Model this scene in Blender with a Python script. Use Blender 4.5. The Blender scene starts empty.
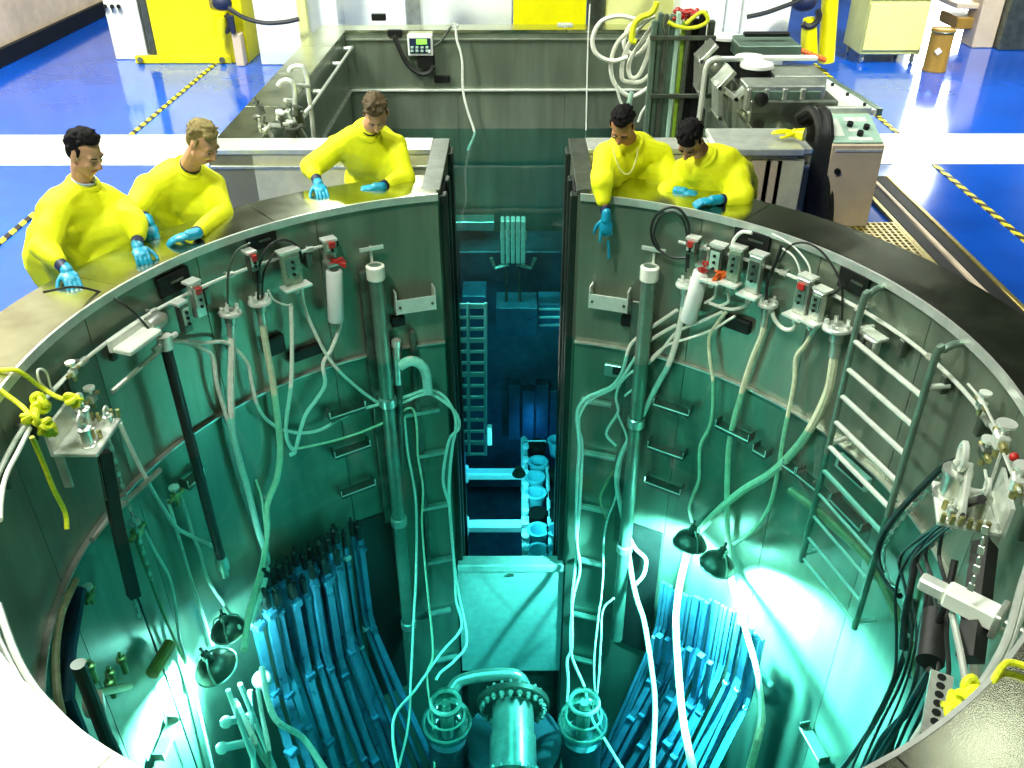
import bpy, math, random
import numpy as np
from mathutils import Vector as V, Matrix

S = bpy.context.scene
COL = S.collection
RND = random.Random(7)
PI = math.pi

# ------------------------------------------------------------------ camera, world, lights, exposure
CAM_POS = V((0.0375, -4.1967, 2.5910))
PITCH, YAW, ROLL, FPX = 0.57193, -0.00253, -0.00217, 886.69
cF = V((math.sin(YAW) * math.cos(PITCH), math.cos(YAW) * math.cos(PITCH), -math.sin(PITCH)))
cR0 = cF.cross(V((0, 0, 1))).normalized()
cU0 = cR0.cross(cF)
cR = cR0 * math.cos(ROLL) + cU0 * math.sin(ROLL)
cU = cU0 * math.cos(ROLL) - cR0 * math.sin(ROLL)
cam_data = bpy.data.cameras.new('camera')
cam = bpy.data.objects.new('camera', cam_data)
COL.objects.link(cam)
cam_data.sensor_width = 36.0
cam_data.lens = FPX / 1024 * 36.0
cam_data.clip_start = 0.05
m = Matrix((cR, cU, -cF)).transposed().to_4x4()
m.translation = CAM_POS
cam.matrix_world = m
S.camera = cam

world = bpy.data.worlds.new('hall_ambient')
S.world = world
world.use_nodes = True
world.node_tree.nodes['Background'].inputs[0].default_value = (0.80, 1.0, 0.85, 1)
world.node_tree.nodes['Background'].inputs[1].default_value = 0.02

S.view_settings.view_transform = 'Standard'
S.view_settings.look = 'None'
S.view_settings.gamma = 1
S.view_settings.exposure = -0.08


def area(name, loc, target, size, power, color=(0.96, 1.0, 0.90), size_y=None, spread=180):
    d = bpy.data.lights.new(name, 'AREA')
    d.energy = power
    d.color = color
    d.size = size
    d.spread = math.radians(spread)
    if size_y:
        d.shape = 'RECTANGLE'
        d.size_y = size_y
    o = bpy.data.objects.new(name, d)
    COL.objects.link(o)
    o.location = loc
    o.rotation_euler = (V(target) - V(loc)).to_track_quat('-Z', 'Y').to_euler()
    return o


area('hall_light', (-7.8, 4.5, 7.5), (-4.6, 3.6, -1), 1.2, 900, spread=118)
area('hall_light', (7.6, 6.0, 7.5), (6.4, 11.2, -0.5), 1.2, 800, spread=110)
area('hall_light', (-6.2, 6.0, 7.5), (-5.6, 11.4, -0.3), 1.2, 480, spread=110)  # unseen light added to brighten the front of the yellow machine
area('hall_light', (-3.5, 16.8, 7.0), (-4.5, 10.5, -1), 1.2, 800)
area('hall_light', (-2.7, -3.6, 8.2), (0.6, 4.0, 0.0), 1.2, 900, color=(0.94, 1.0, 0.86))
area('hall_light', (-6.1, 2.4, 7.5), (-4.4, 0.5, 0), 2.0, 70, spread=120)
area('hall_light', (6.1, 2.8, 7.5), (4.4, 1.0, 0), 0.8, 7, spread=120)
area('hall_light', (-1.6, 3.6, 8.6), (-0.4, 3.4, 0.0), 1.0, 260, spread=120)


def spot(name, loc, target, power, deg, color=(0.85, 1.0, 0.97), blend=0.5, r=0.05):
    d = bpy.data.lights.new(name, 'SPOT')
    d.energy = power; d.color = color; d.shadow_soft_size = r
    d.spot_size = math.radians(deg); d.spot_blend = blend
    o = bpy.data.objects.new(name, d); COL.objects.link(o)
    o.location = loc
    o.rotation_euler = (V(target) - V(loc)).to_track_quat('-Z', 'Y').to_euler()
    return o


def point(name, loc, power, color=(0.85, 1.0, 0.97), r=0.06):
    d = bpy.data.lights.new(name, 'POINT')
    d.energy = power
    d.color = color
    d.shadow_soft_size = r
    o = bpy.data.objects.new(name, d)
    COL.objects.link(o)
    o.location = loc
    return o


# ------------------------------------------------------------------ survey helpers: from a bearing to a point on a real surface
POOL_R = 2.75


def bearing(px, py):
    return cF + cR * ((px - 512) / FPX) - cU * ((py - 384) / FPX)


def W(px, py, off=0.05):
    """point `off` metres inside the round pool wall"""
    d = bearing(px, py)
    r = POOL_R - off
    a = d.x ** 2 + d.y ** 2
    b = 2 * (CAM_POS.x * d.x + CAM_POS.y * d.y)
    c = CAM_POS.x ** 2 + CAM_POS.y ** 2 - r * r
    t = (-b + math.sqrt(max(b * b - 4 * a * c, 0))) / (2 * a)
    return CAM_POS + d * t


def Z(px, py, z=0.0):
    d = bearing(px, py)
    return CAM_POS + d * ((z - CAM_POS.z) / d.z)


def Y(px, py, y):
    d = bearing(px, py)
    return CAM_POS + d * ((y - CAM_POS.y) / d.y)


def wall_frame(p):
    n = V((-p.x, -p.y, 0)).normalized()      # inward
    t = V((-n.y, n.x, 0))                    # along the wall
    return t, n, V((0, 0, 1))


# ------------------------------------------------------------------ materials
MATS = {}


def mat(name, col, rough=0.5, metal=0.0, noise=0.0, nscale=6.0, bump=0.0, bscale=60.0, brushed=None, spec=None, coat=0.0, rvar=0.0):
    mt = bpy.data.materials.new(name)
    mt.use_nodes = True
    nt = mt.node_tree
    b = nt.nodes['Principled BSDF']
    b.inputs['Base Color'].default_value = (*col, 1)
    b.inputs['Roughness'].default_value = rough
    b.inputs['Metallic'].default_value = metal
    if coat:
        b.inputs['Coat Weight'].default_value = coat
        b.inputs['Coat Roughness'].default_value = 0.08
    if spec is not None:
        b.inputs['Specular IOR Level'].default_value = spec
    tc = nt.nodes.new('ShaderNodeTexCoord')
    if noise or rvar:
        mp = nt.nodes.new('ShaderNodeMapping')
        nt.links.new(tc.outputs['Object'], mp.inputs[0])
        if brushed:
            mp.inputs['Scale'].default_value = brushed
        n = nt.nodes.new('ShaderNodeTexNoise')
        n.inputs['Scale'].default_value = nscale
        n.inputs['Detail'].default_value = 6
        n.inputs['Roughness'].default_value = 0.62
        nt.links.new(mp.outputs[0], n.inputs['Vector'])
        if noise:
            r = nt.nodes.new('ShaderNodeValToRGB')
            r.color_ramp.elements[0].position = 0.3
            r.color_ramp.elements[1].position = 0.7
            r.color_ramp.elements[0].color = (*[c * (1 - noise) for c in col], 1)
            r.color_ramp.elements[1].color = (*[min(1, c * (1 + noise)) for c in col], 1)
            nt.links.new(n.outputs['Fac'], r.inputs[0])
            nt.links.new(r.outputs[0], b.inputs['Base Color'])
        if rvar:
            mr = nt.nodes.new('ShaderNodeMapRange')
            mr.inputs['To Min'].default_value = max(0.02, rough - rvar)
            mr.inputs['To Max'].default_value = min(1, rough + rvar)
            nt.links.new(n.outputs['Fac'], mr.inputs[0])
            nt.links.new(mr.outputs[0], b.inputs['Roughness'])
    if bump:
        n2 = nt.nodes.new('ShaderNodeTexNoise')
        n2.inputs['Scale'].default_value = bscale
        n2.inputs['Detail'].default_value = 4
        nt.links.new(tc.outputs['Object'], n2.inputs['Vector'])
        bp = nt.nodes.new('ShaderNodeBump')
        bp.inputs['Strength'].default_value = bump
        bp.inputs['Distance'].default_value = 0.01
        nt.links.new(n2.outputs['Fac'], bp.inputs['Height'])
        nt.links.new(bp.outputs[0], b.inputs['Normal'])
    MATS[name] = mt
    return mt


def emis(name, col, strength):
    mt = mat(name, col, 0.4)
    b = mt.node_tree.nodes['Principled BSDF']
    b.inputs['Emission Color'].default_value = (*col, 1)
    b.inputs['Emission Strength'].default_value = strength
    return mt


mat('pool_steel', (0.205, 0.25, 0.185), 0.36, 0.6, 0.24, 2.6, 0.10, 14, (1.6, 1.6, 0.18), rvar=0.10)
mat('cap_steel', (0.60, 0.64, 0.46), 0.19, 1.0, 0.25, 3, 0.03, 160, (1, 1, 1), rvar=0.07)
mat('lip_steel', (0.78, 0.82, 0.74), 0.28, 0.6, 0.15, 8)
mat('steel', (0.62, 0.66, 0.58), 0.32, 0.8, 0.2, 9, rvar=0.1)
mat('bright_steel', (0.82, 0.87, 0.78), 0.3, 0.45, 0.12, 12)
mat('dark_steel', (0.12, 0.14, 0.11), 0.4, 0.7, 0.35, 7)
mat('gate_steel', (0.035, 0.05, 0.04), 0.35, 0.6, 0.4, 5, brushed=(1, 1, 0.1))
mat('blue_floor', (0.003, 0.085, 0.56), 0.12, 0.0, 0.22, 0.6, 0.03, 9, coat=0.4, rvar=0.05)
mat('white_floor', (0.80, 0.84, 0.74), 0.22, 0.0, 0.08, 1.5, 0.03, 9, coat=0.3)
mat('white_paint', (0.82, 0.86, 0.76), 0.4, 0, 0.06, 3)
mat('white_plastic', (0.80, 0.83, 0.78), 0.35, 0, 0.04, 5)
mat('beige_paint', (0.72, 0.56, 0.38), 0.5, 0, 0.2, 2)
mat('cream_paint', (0.70, 0.71, 0.25), 0.42, 0, 0.1, 2)
mat('yellow_paint', (0.80, 0.74, 0.0), 0.32, 0, 0.08, 3)
mat('black', (0.006, 0.007, 0.006), 0.55, 0, 0.3, 12, spec=0.25)
mat('rubber', (0.012, 0.014, 0.012), 0.5, 0, 0.3, 20)
mat('navy', (0.004, 0.012, 0.05), 0.6, 0, 0.3, 20)
mat('hose_white', (0.84, 0.86, 0.74), 0.45, 0, 0.12, 25)
mat('hose_cream', (0.70, 0.74, 0.50), 0.45, 0, 0.15, 20)
mat('hose_olive', (0.20, 0.27, 0.13), 0.4, 0, 0.2, 20)
mat('cable_white', (0.80, 0.84, 0.74), 0.5, 0, 0.1, 30)
mat('coat_yellow', (0.82, 0.85, 0.002), 0.75, 0, 0.06, 9, 0.2, 40)
mat('glove', (0.0, 0.27, 0.42), 0.42, 0, 0.15, 30, 0.1, 90)
mat('skin', (0.40, 0.19, 0.095), 0.5, 0, 0.12, 20)
mat('skin_pale', (0.54, 0.29, 0.155), 0.5, 0, 0.1, 20)
mat('hair_black', (0.006, 0.005, 0.005), 0.8, 0, 0.4, 90, 0.6, 160, spec=0.15)
mat('hair_brown', (0.07, 0.045, 0.012), 0.75, 0, 0.5, 70, 0.6, 160)
mat('hair_sandy', (0.20, 0.15, 0.04), 0.75, 0, 0.55, 70, 0.6, 160)
mat('copper', (0.5, 0.2, 0.1), 0.4, 0.3, 0.15, 9)
mat('lip', (0.42, 0.15, 0.10), 0.5)
mat('eye_white', (0.7, 0.7, 0.66), 0.3)
mat('shirt_blue', (0.42, 0.52, 0.66), 0.7, 0, 0.1, 40)
mat('rod_blue', (0.09, 0.28, 0.44), 0.3, 0.55, 0.25, 6, rvar=0.1)
mat('red_plastic', (0.45, 0.02, 0.012), 0.4)
mat('orange_wire', (0.75, 0.13, 0.01), 0.45)
mat('yellow_rope', (0.78, 0.84, 0.02), 0.55, 0, 0.2, 60, 0.3, 120)
mat('fiberboard', (0.30, 0.17, 0.02), 0.6, 0, 0.25, 5, brushed=(1, 1, 0.2))
mat('pink_beige', (0.62, 0.50, 0.36), 0.45, 0, 0.1, 3)
mat('pool_green', (0.16, 0.25, 0.19), 0.4, 0.5, 0.25, 5)
mat('lime', (0.38, 0.62, 0.05), 0.4, 0, 0.2, 6)
mat('panel_green', (0.38, 0.58, 0.46), 0.4, 0, 0.1, 5)
mat('gold', (0.45, 0.36, 0.10), 0.35, 0.8, 0.3, 20)
mat('brass', (0.42, 0.40, 0.16), 0.3, 0.7, 0.4, 20)
mat('tray_white', (0.75, 0.86, 0.90), 0.4, 0.0, 0.06, 9)
mat('cup_plastic', (0.18, 0.52, 0.62), 0.35, 0.0, 0.1, 9)
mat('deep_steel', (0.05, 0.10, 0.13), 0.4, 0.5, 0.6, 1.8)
mat('pale_steel', (0.66, 0.64, 0.44), 0.5, 0.1, 0.2, 3)
mat('clear_box', (0.20, 0.30, 0.20), 0.25, 0.1, 0.3, 30)
emis('screen_green', (0.25, 0.8, 0.08), 0.9)
emis('lens_glow', (0.85, 1.0, 0.97), 25)
emis('window_glow', (0.95, 1.0, 0.92), 26)


def stripe_mat(name, a, b, period, axis=0):
    mt = mat(name, a, 0.45)
    nt = mt.node_tree
    tc = nt.nodes.new('ShaderNodeTexCoord')
    sx = nt.nodes.new('ShaderNodeSeparateXYZ')
    nt.links.new(tc.outputs['Object'], sx.inputs[0])
    ad = nt.nodes.new('ShaderNodeMath'); ad.operation = 'ADD'
    nt.links.new(sx.outputs[0], ad.inputs[0]); nt.links.new(sx.outputs[1], ad.inputs[1])
    mu = nt.nodes.new('ShaderNodeMath'); mu.operation = 'MULTIPLY'; mu.inputs[1].default_value = 1 / period
    nt.links.new(ad.outputs[0], mu.inputs[0])
    fr = nt.nodes.new('ShaderNodeMath'); fr.operation = 'FRACT'
    nt.links.new(mu.outputs[0], fr.inputs[0])
    gt = nt.nodes.new('ShaderNodeMath'); gt.operation = 'GREATER_THAN'; gt.inputs[1].default_value = 0.5
    nt.links.new(fr.outputs[0], gt.inputs[0])
    mx = nt.nodes.new('ShaderNodeMix'); mx.data_type = 'RGBA'
    mx.inputs[6].default_value = (*a, 1); mx.inputs[7].default_value = (*b, 1)
    nt.links.new(gt.outputs[0], mx.inputs[0])
    nt.links.new(mx.outputs[2], nt.nodes['Principled BSDF'].inputs['Base Color'])
    return mt


stripe_mat('hazard_tape', (0.85, 0.74, 0.02), (0.01, 0.01, 0.01), 0.22)


def glass_mat():
    mt = bpy.data.materials.new('globe_glass'); mt.use_nodes = True
    nt = mt.node_tree; nt.nodes.clear()
    o = nt.nodes.new('ShaderNodeOutputMaterial'); mx = nt.nodes.new('ShaderNodeMixShader')
    t = nt.nodes.new('ShaderNodeBsdfTransparent'); t.inputs[0].default_value = (0.72, 0.93, 0.88, 1)
    g = nt.nodes.new('ShaderNodeBsdfGlossy'); g.inputs['Roughness'].default_value = 0.08; g.inputs[0].default_value = (0.85, 1, 0.95, 1)
    fr = nt.nodes.new('ShaderNodeLayerWeight'); fr.inputs[0].default_value = 0.42
    nt.links.new(fr.outputs['Facing'], mx.inputs[0]); nt.links.new(t.outputs[0], mx.inputs[1]); nt.links.new(g.outputs[0], mx.inputs[2])
    nt.links.new(mx.outputs[0], o.inputs[0])
    MATS['globe_glass'] = mt


def water_mat():
    mt = bpy.data.materials.new('pool_water'); mt.use_nodes = True
    nt = mt.node_tree; nt.nodes.clear()
    o = nt.nodes.new('ShaderNodeOutputMaterial'); mx = nt.nodes.new('ShaderNodeMixShader')
    t = nt.nodes.new('ShaderNodeBsdfTransparent'); t.inputs[0].default_value = (0.56, 0.96, 0.90, 1)
    g = nt.nodes.new('ShaderNodeBsdfGlossy'); g.inputs['Roughness'].default_value = 0.04
    fr = nt.nodes.new('ShaderNodeFresnel'); fr.inputs[0].default_value = 1.33
    n = nt.nodes.new('ShaderNodeTexNoise'); n.inputs['Scale'].default_value = 3.0
    bp = nt.nodes.new('ShaderNodeBump'); bp.inputs['Strength'].default_value = 0.05; bp.inputs['Distance'].default_value = 0.02
    tc = nt.nodes.new('ShaderNodeTexCoord')
    nt.links.new(tc.outputs['Object'], n.inputs['Vector']); nt.links.new(n.outputs['Fac'], bp.inputs['Height'])
    nt.links.new(bp.outputs[0], g.inputs['Normal']); nt.links.new(bp.outputs[0], fr.inputs['Normal'])
    nt.links.new(fr.outputs[0], mx.inputs[0]); nt.links.new(t.outputs[0], mx.inputs[1]); nt.links.new(g.outputs[0], mx.inputs[2])
    nt.links.new(mx.outputs[0], o.inputs['Surface'])
    va = nt.nodes.new('ShaderNodeVolumeAbsorption'); va.inputs['Color'].default_value = (0.0, 0.86, 0.90, 1); va.inputs['Density'].default_value = 0.27
    nt.links.new(va.outputs[0], o.inputs['Volume'])
    MATS['pool_water'] = mt


glass_mat(); water_mat()


# ------------------------------------------------------------------ mesh builder
class MB:
    def __init__(s):
        s.v = []; s.f = []

    def add(s, vs, fs):
        k = len(s.v)
        s.v.extend([tuple(x) for x in vs]); s.f.extend([tuple(i + k for i in f) for f in fs])
        return s

    def box(s, c, size, rot=None, ch=0.0):
        """box, optionally chamfered; rot = 3 axis vectors (x, y, z) or None"""
        c = V(c); h = [x / 2 for x in size]
        ax = rot or (V((1, 0, 0)), V((0, 1, 0)), V((0, 0, 1)))
        ch = min(ch, min(h) * 0.45)
        vs = []
        if ch <= 0:
            for i in (-1, 1):
                for j in (-1, 1):
                    for k in (-1, 1):
                        vs.append(c + ax[0] * (i * h[0]) + ax[1] * (j * h[1]) + ax[2] * (k * h[2]))
            return s.add(vs, [(0, 1, 3, 2), (4, 6, 7, 5), (0, 4, 5, 1), (2, 3, 7, 6), (0, 2, 6, 4), (1, 5, 7, 3)])
        idx = {}
        for i in (-1, 1):
            for j in (-1, 1):
                for k in (-1, 1):
                    for d in range(3):
                        q = [i * (h[0] - (0 if d == 0 else ch)), j * (h[1] - (0 if d == 1 else ch)), k * (h[2] - (0 if d == 2 else ch))]
                        idx[(i, j, k, d)] = len(vs)
                        vs.append(c + ax[0] * q[0] + ax[1] * q[1] + ax[2] * q[2])
        fs = []
        P = (-1, 1)
        for sgn in P:
            a = [idx[(sgn, j, k, 0)] for j, k in ((-1, -1), (1, -1), (1, 1), (-1, 1))]; fs.append(a if sgn > 0 else a[::-1])
            a = [idx[(i, sgn, k, 1)] for i, k in ((-1, -1), (-1, 1), (1, 1), (1, -1))]; fs.append(a if sgn > 0 else a[::-1])
            a = [idx[(i, j, sgn, 2)] for i, j in ((-1, -1), (1, -1), (1, 1), (-1, 1))]; fs.append(a if sgn > 0 else a[::-1])
        for a in P:
            for b in P:
                g = a * b
                q = [idx[(-1, a, b, 1)], idx[(1, a, b, 1)], idx[(1, a, b, 2)], idx[(-1, a, b, 2)]]; fs.append(q if g > 0 else q[::-1])
                q = [idx[(a, -1, b, 2)], idx[(a, 1, b, 2)], idx[(a, 1, b, 0)], idx[(a, -1, b, 0)]]; fs.append(q if g > 0 else q[::-1])
                q = [idx[(a, b, -1, 0)], idx[(a, b, 1, 0)], idx[(a, b, 1, 1)], idx[(a, b, -1, 1)]]; fs.append(q if g > 0 else q[::-1])
        for i in P:
            for j in P:
                for k in P:
                    q = [idx[(i, j, k, 0)], idx[(i, j, k, 1)], idx[(i, j, k, 2)]]; fs.append(q if i * j * k > 0 else q[::-1])
        return s.add(vs, fs)

    def tube(s, pts, r, n=8, cap=True):
        pts = [V(p) for p in pts]
        m = len(pts)
        rs = r if isinstance(r, (list, tuple)) else [r] * m
        tang = []
        for i in range(m):
            d = pts[min(i + 1, m - 1)] - pts[max(i - 1, 0)]
            tang.append(d.normalized() if d.length > 1e-9 else V((0, 0, 1)))
        ref = V((0, 0, 1)) if abs(tang[0].z) < 0.9 else V((1, 0, 0))
        u = tang[0].cross(ref).normalized()
        vs = []
        for i in range(m):
            u = (u - tang[i] * u.dot(tang[i]))
            if u.length < 1e-6: u = tang[i].orthogonal()
            u.normalize(); w = tang[i].cross(u)
            for k in range(n):
                a = 2 * PI * k / n
                vs.append(pts[i] + (u * math.cos(a) + w * math.sin(a)) * rs[i])
        fs = []
        for i in range(m - 1):
            for k in range(n):
                k2 = (k + 1) % n
                fs.append((i * n + k, i * n + k2, (i + 1) * n + k2, (i + 1) * n + k))
        if cap:
            fs.append(tuple(range(n - 1, -1, -1))); fs.append(tuple((m - 1) * n + k for k in range(n)))
        return s.add(vs, fs)

    def cyl(s, a, b, r, r2=None, n=16):
        return s.tube([a, b], [r, r if r2 is None else r2], n)

    def lathe(s, prof, base, axis=(0, 0, 1), n=20, ref=None):
        axis = V(axis).normalized(); base = V(base)
        u = (V(ref) if ref else axis.orthogonal()).normalized(); w = axis.cross(u)
        vs = []; fs = []
        for (r, z) in prof:
            for k in range(n):
                a = 2 * PI * k / n
                vs.append(base + axis * z + (u * math.cos(a) + w * math.sin(a)) * max(r, 1e-4))
        for i in range(len(prof) - 1):
            for k in range(n):
                k2 = (k + 1) % n
                fs.append((i * n + k, i * n + k2, (i + 1) * n + k2, (i + 1) * n + k))
        return s.add(vs, fs)

    def torus(s, c, axis, R, r, n=28, m=8, a0=0, a1=2 * PI):
        axis = V(axis).normalized(); u = axis.orthogonal().normalized(); w = axis.cross(u); c = V(c)
        full = abs(a1 - a0 - 2 * PI) < 1e-6
        pts = [c + (u * math.cos(a0 + (a1 - a0) * k / n) + w * math.sin(a0 + (a1 - a0) * k / n)) * R for k in range(n + 1)]
        return s.tube(pts, r, m, cap=not full)

    def blob(s, c, rad, rot=None, n=16, m=10):
        c = V(c); ax = rot or (V((1, 0, 0)), V((0, 1, 0)), V((0, 0, 1)))
        if not isinstance(rad, (tuple, list)): rad = (rad,) * 3
        vs = [c - ax[2] * rad[2]]
        for i in range(1, m):
            ph = -PI / 2 + PI * i / m
            for k in range(n):
                a = 2 * PI * k / n
                vs.append(c + ax[0] * (rad[0] * math.cos(ph) * math.cos(a)) + ax[1] * (rad[1] * math.cos(ph) * math.sin(a)) + ax[2] * (rad[2] * math.sin(ph)))
        vs.append(c + ax[2] * rad[2])
        fs = []
        for k in range(n):
            fs.append((0, 1 + (k + 1) % n, 1 + k))
        for i in range(m - 2):
            for k in range(n):
                k2 = (k + 1) % n
                fs.append((1 + i * n + k, 1 + i * n + k2, 1 + (i + 1) * n + k2, 1 + (i + 1) * n + k))
        e = len(vs) - 1; q = 1 + (m - 2) * n
        for k in range(n):
            fs.append((e, q + k, q + (k + 1) % n))
        return s.add(vs, fs)

    def capsule(s, a, b, ra, rb):
        a = V(a); b = V(b)
        s.blob(a, ra, n=12, m=8); s.blob(b, rb, n=12, m=8)
        if (b - a).length > 1e-5: s.tube([a, b], [ra * 0.995, rb * 0.995], 12)
        return s

    def arc(s, r0, r1, z0, z1, a0, a1, n=8):
        """solid curved block, radii r0<r1, angles in radians"""
        vs = []; fs = []
        for i in range(n + 1):
            a = a0 + (a1 - a0) * i / n; c, si = math.cos(a), math.sin(a)
            vs += [(r0 * c, r0 * si, z0), (r1 * c, r1 * si, z0), (r1 * c, r1 * si, z1), (r0 * c, r0 * si, z1)]
        for i in range(n):
            k = i * 4
            for j in range(4):
                j2 = (j + 1) % 4
                fs.append((k + j, k + 4 + j, k + 4 + j2, k + j2))
        fs.append((0, 1, 2, 3)); fs.append((n * 4 + 3, n * 4 + 2, n * 4 + 1, n * 4))
        return s.add(vs, fs)

    def prism(s, poly, z0, z1):
        n = len(poly)
        vs = [(x, y, z0) for x, y in poly] + [(x, y, z1) for x, y in poly]
        fs = [tuple(range(n - 1, -1, -1)), tuple(range(n, 2 * n))]
        for i in range(n):
            j = (i + 1) % n
            fs.append((i, j, n + j, n + i))
        return s.add(vs, fs)

    def build(s, name, material, parent=None, label=None, cat=None, group=None, kind=None, smooth=True, angle=35, origin=None):
        me = bpy.data.meshes.new(name)
        if parent is not None: org = ORG.get(parent.name, V((0, 0, 0)))
        elif origin is not None: org = V(origin)
        elif label is not None:
            a = np.array(s.v); org = V((*(a[:, :2].mean(0)), a[:, 2].min()))
        else: org = V((0, 0, 0))
        me.from_pydata([(x - org.x, y - org.y, z - org.z) for x, y, z in s.v], [], s.f)
        me.materials.append(MATS[material])
        if smooth:
            me.shade_smooth(); me.set_sharp_from_angle(angle=math.radians(angle))
        me.update()
        o = bpy.data.objects.new(name, me); COL.objects.link(o)
        if parent is not None:
            o.parent = parent; ORG[o.name] = org
        else:
            o.location = org; ORG[o.name] = org
        if label: o['label'] = label
        if cat: o['category'] = cat
        if group: o['group'] = group
        if kind: o['kind'] = kind
        return o


ORG = {}


def thing(name, label, cat, loc=(0, 0, 0), group=None):
    o = bpy.data.objects.new(name, None); COL.objects.link(o)
    o.empty_display_size = 0.1
    o.location = loc; o['label'] = label; o['category'] = cat
    if group: o['group'] = group
    ORG[o.name] = V(loc)
    return o


def dup(root, loc, rotz=0.0, label=None, group=None):
    r = root.copy(); COL.objects.link(r); r.location = loc; r.rotation_euler = (0, 0, rotz)
    if label: r['label'] = label
    if group: r['group'] = group
    for ch in list(root.children):
        c = ch.copy(); COL.objects.link(c); c.parent = r
        for g in list(ch.children):
            d = g.copy(); COL.objects.link(d); d.parent = c
    return r


def spline(pts, k=6):
    """Catmull-Rom through the points"""
    pts = [V(p) for p in pts]
    if len(pts) < 3: return pts
    P = [pts[0] * 2 - pts[1]] + pts + [pts[-1] * 2 - pts[-2]]
    out = []
    for i in range(1, len(P) - 2):
        p0, p1, p2, p3 = P[i - 1], P[i], P[i + 1], P[i + 2]
        for j in range(k):
            t = j / k
            out.append(0.5 * ((2 * p1) + (p2 - p0) * t + (2 * p0 - 5 * p1 + 4 * p2 - p3) * t * t + (3 * p1 - p0 - 3 * p2 + p3) * t ** 3))
    out.append(pts[-1])
    return out


# ------------------------------------------------------------------ the setting
def structure(mb, name, material, parent=None, **k):
    return mb.build(name, material, parent, kind=None if parent else 'structure', **k)


FZ = -1.0          # blue hall floor; the parapet cap is at z = 0
A0, A1 = math.radians(102.2), math.radians(437.8)     # the ring wall is open at the slot
RO = 3.20

# floor: two strips that follow the outline of the pools, plus the walkway behind the ring
fl = MB()


def outline(y):
    r = math.sqrt(max(0, (RO - 0.03) ** 2 - y * y)) if abs(y) < RO - 0.03 else 0.0
    if 2.5 <= y <= 3.75: r = max(r, 0.68)
    if 3.75 <= y <= 9.5: r = max(r, 2.76)
    if y > 9.5: r = 0
    if y < -RO + 0.03: r = 0
    return r


ys = [-9, -3.18] + [-3.17 + 0.08 * i for i in range(1, 79)] + [3.2, 3.749, 3.751, 9.499, 9.501, 18.0]
ys = sorted(ys)
for sgn in (-1, 1):
    for i in range(len(ys) - 1):
        y0, y1 = ys[i], ys[i + 1]
        e = 1e-4
        fl.add([(sgn * outline(y0 + e), y0, FZ), (sgn * 13, y0, FZ), (sgn * 13, y1, FZ), (sgn * outline(y1 - e), y1, FZ)], [(0, 1, 2, 3) if sgn > 0 else (3, 2, 1, 0)])
structure(fl, 'floor', 'blue_floor', smooth=False)

tr = MB()
for sgn in (-1, 1):
    tr.box((sgn * 7.9, 6.9, FZ + 0.003), (10.2, 1.2, 0.006))
structure(tr, 'trim_1', 'white_floor', smooth=False)
for x0, y0, x1, y1, nm in ((-5.10, 2.0, -5.06, 6.27, 'trim_2'), (-5.06, 7.52, -5.04, 11.45, 'trim_3'), (5.12, 2.0, 5.14, 6.27, 'trim_4'), (5.14, 7.52, 5.15, 11.4, 'trim_5')):
    tp = MB(); tp.box(((x0 + x1) / 2, (y0 + y1) / 2, FZ + 0.006), (0.07, y1 - y0, 0.012))
    structure(tp, nm, 'hazard_tape', smooth=False)

# hall walls
mb = MB(); mb.box((-8.75, 5, 3), (0.2, 28, 8)); wl = structure(mb, 'wall_left', 'beige_paint')
mb = MB(); mb.box((-8.61, 5, FZ + 0.14), (0.08, 28, 0.28), ch=0.01); structure(mb, 'baseboard_left', 'black')
mb = MB(); mb.box((0, 18.1, 3), (26, 0.2, 8)); structure(mb, 'wall_back', 'dark_steel')
mb = MB(); mb.box((12.6, 5, 3), (0.2, 28, 8)); structure(mb, 'wall_right', 'dark_steel')
mb = MB(); mb.box((10.1, 17.95, 1.4), (1.4, 0.08, 4.6)); wn = structure(mb, 'window_1', 'window_glow', smooth=False)
for dx in (-0.72, 0.72):
    f = MB(); f.box((10.1 + dx, 17.9, 1.4), (0.09, 0.1, 4.7)); f.build('window_frame', 'white_paint', wn)

# ring parapet and round pool wall, in plates with open joints
wr = MB(); wr.arc(POOL_R + 0.03, RO - 0.015, -8.2, -0.05, A0, A1, 96)
wall_round = structure(wr, 'wall_round', 'dark_steel')
NP = 16
for i in range(NP):
    a0 = A0 + (A1 - A0) * i / NP; a1 = A0 + (A1 - A0) * (i + 1) / NP
    for z0, z1 in ((-8.2, -4.7), (-4.695, -1.38), (-1.375, -0.05)):
        q = MB(); q.arc(POOL_R + RND.uniform(0, 0.003), POOL_R + 0.035, z0, z1, a0 + 0.0012, a1 - 0.0012, 6)
        q.build('wall_plate', 'pool_steel', wall_round)
NC = 12
for i in range(NC):
    a0 = A0 + (A1 - A0) * i / NC; a1 = A0 + (A1 - A0) * (i + 1) / NC
    q = MB(); q.arc(POOL_R - 0.012, RO + 0.01, -0.045, RND.uniform(-0.002, 0.002), a0 + 0.0012, a1 - 0.0012, 10)
    q.build('cap_plate', 'cap_steel', wall_round)
    q = MB(); q.arc(RO - 0.02, RO, FZ, -0.045, a0 + 0.002, a1 - 0.002, 8)
    q.build('outer_plate', 'steel', wall_round)
q = MB(); q.arc(POOL_R - 0.028, POOL_R - 0.010, -0.055, 0.004, A0, A1, 120); q.build('lip', 'lip_steel', wall_round)
q = MB(); q.arc(POOL_R - 0.04, POOL_R, -1.385, -1.370, A0, A1, 120); q.build('ledge', 'steel', wall_round)

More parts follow.
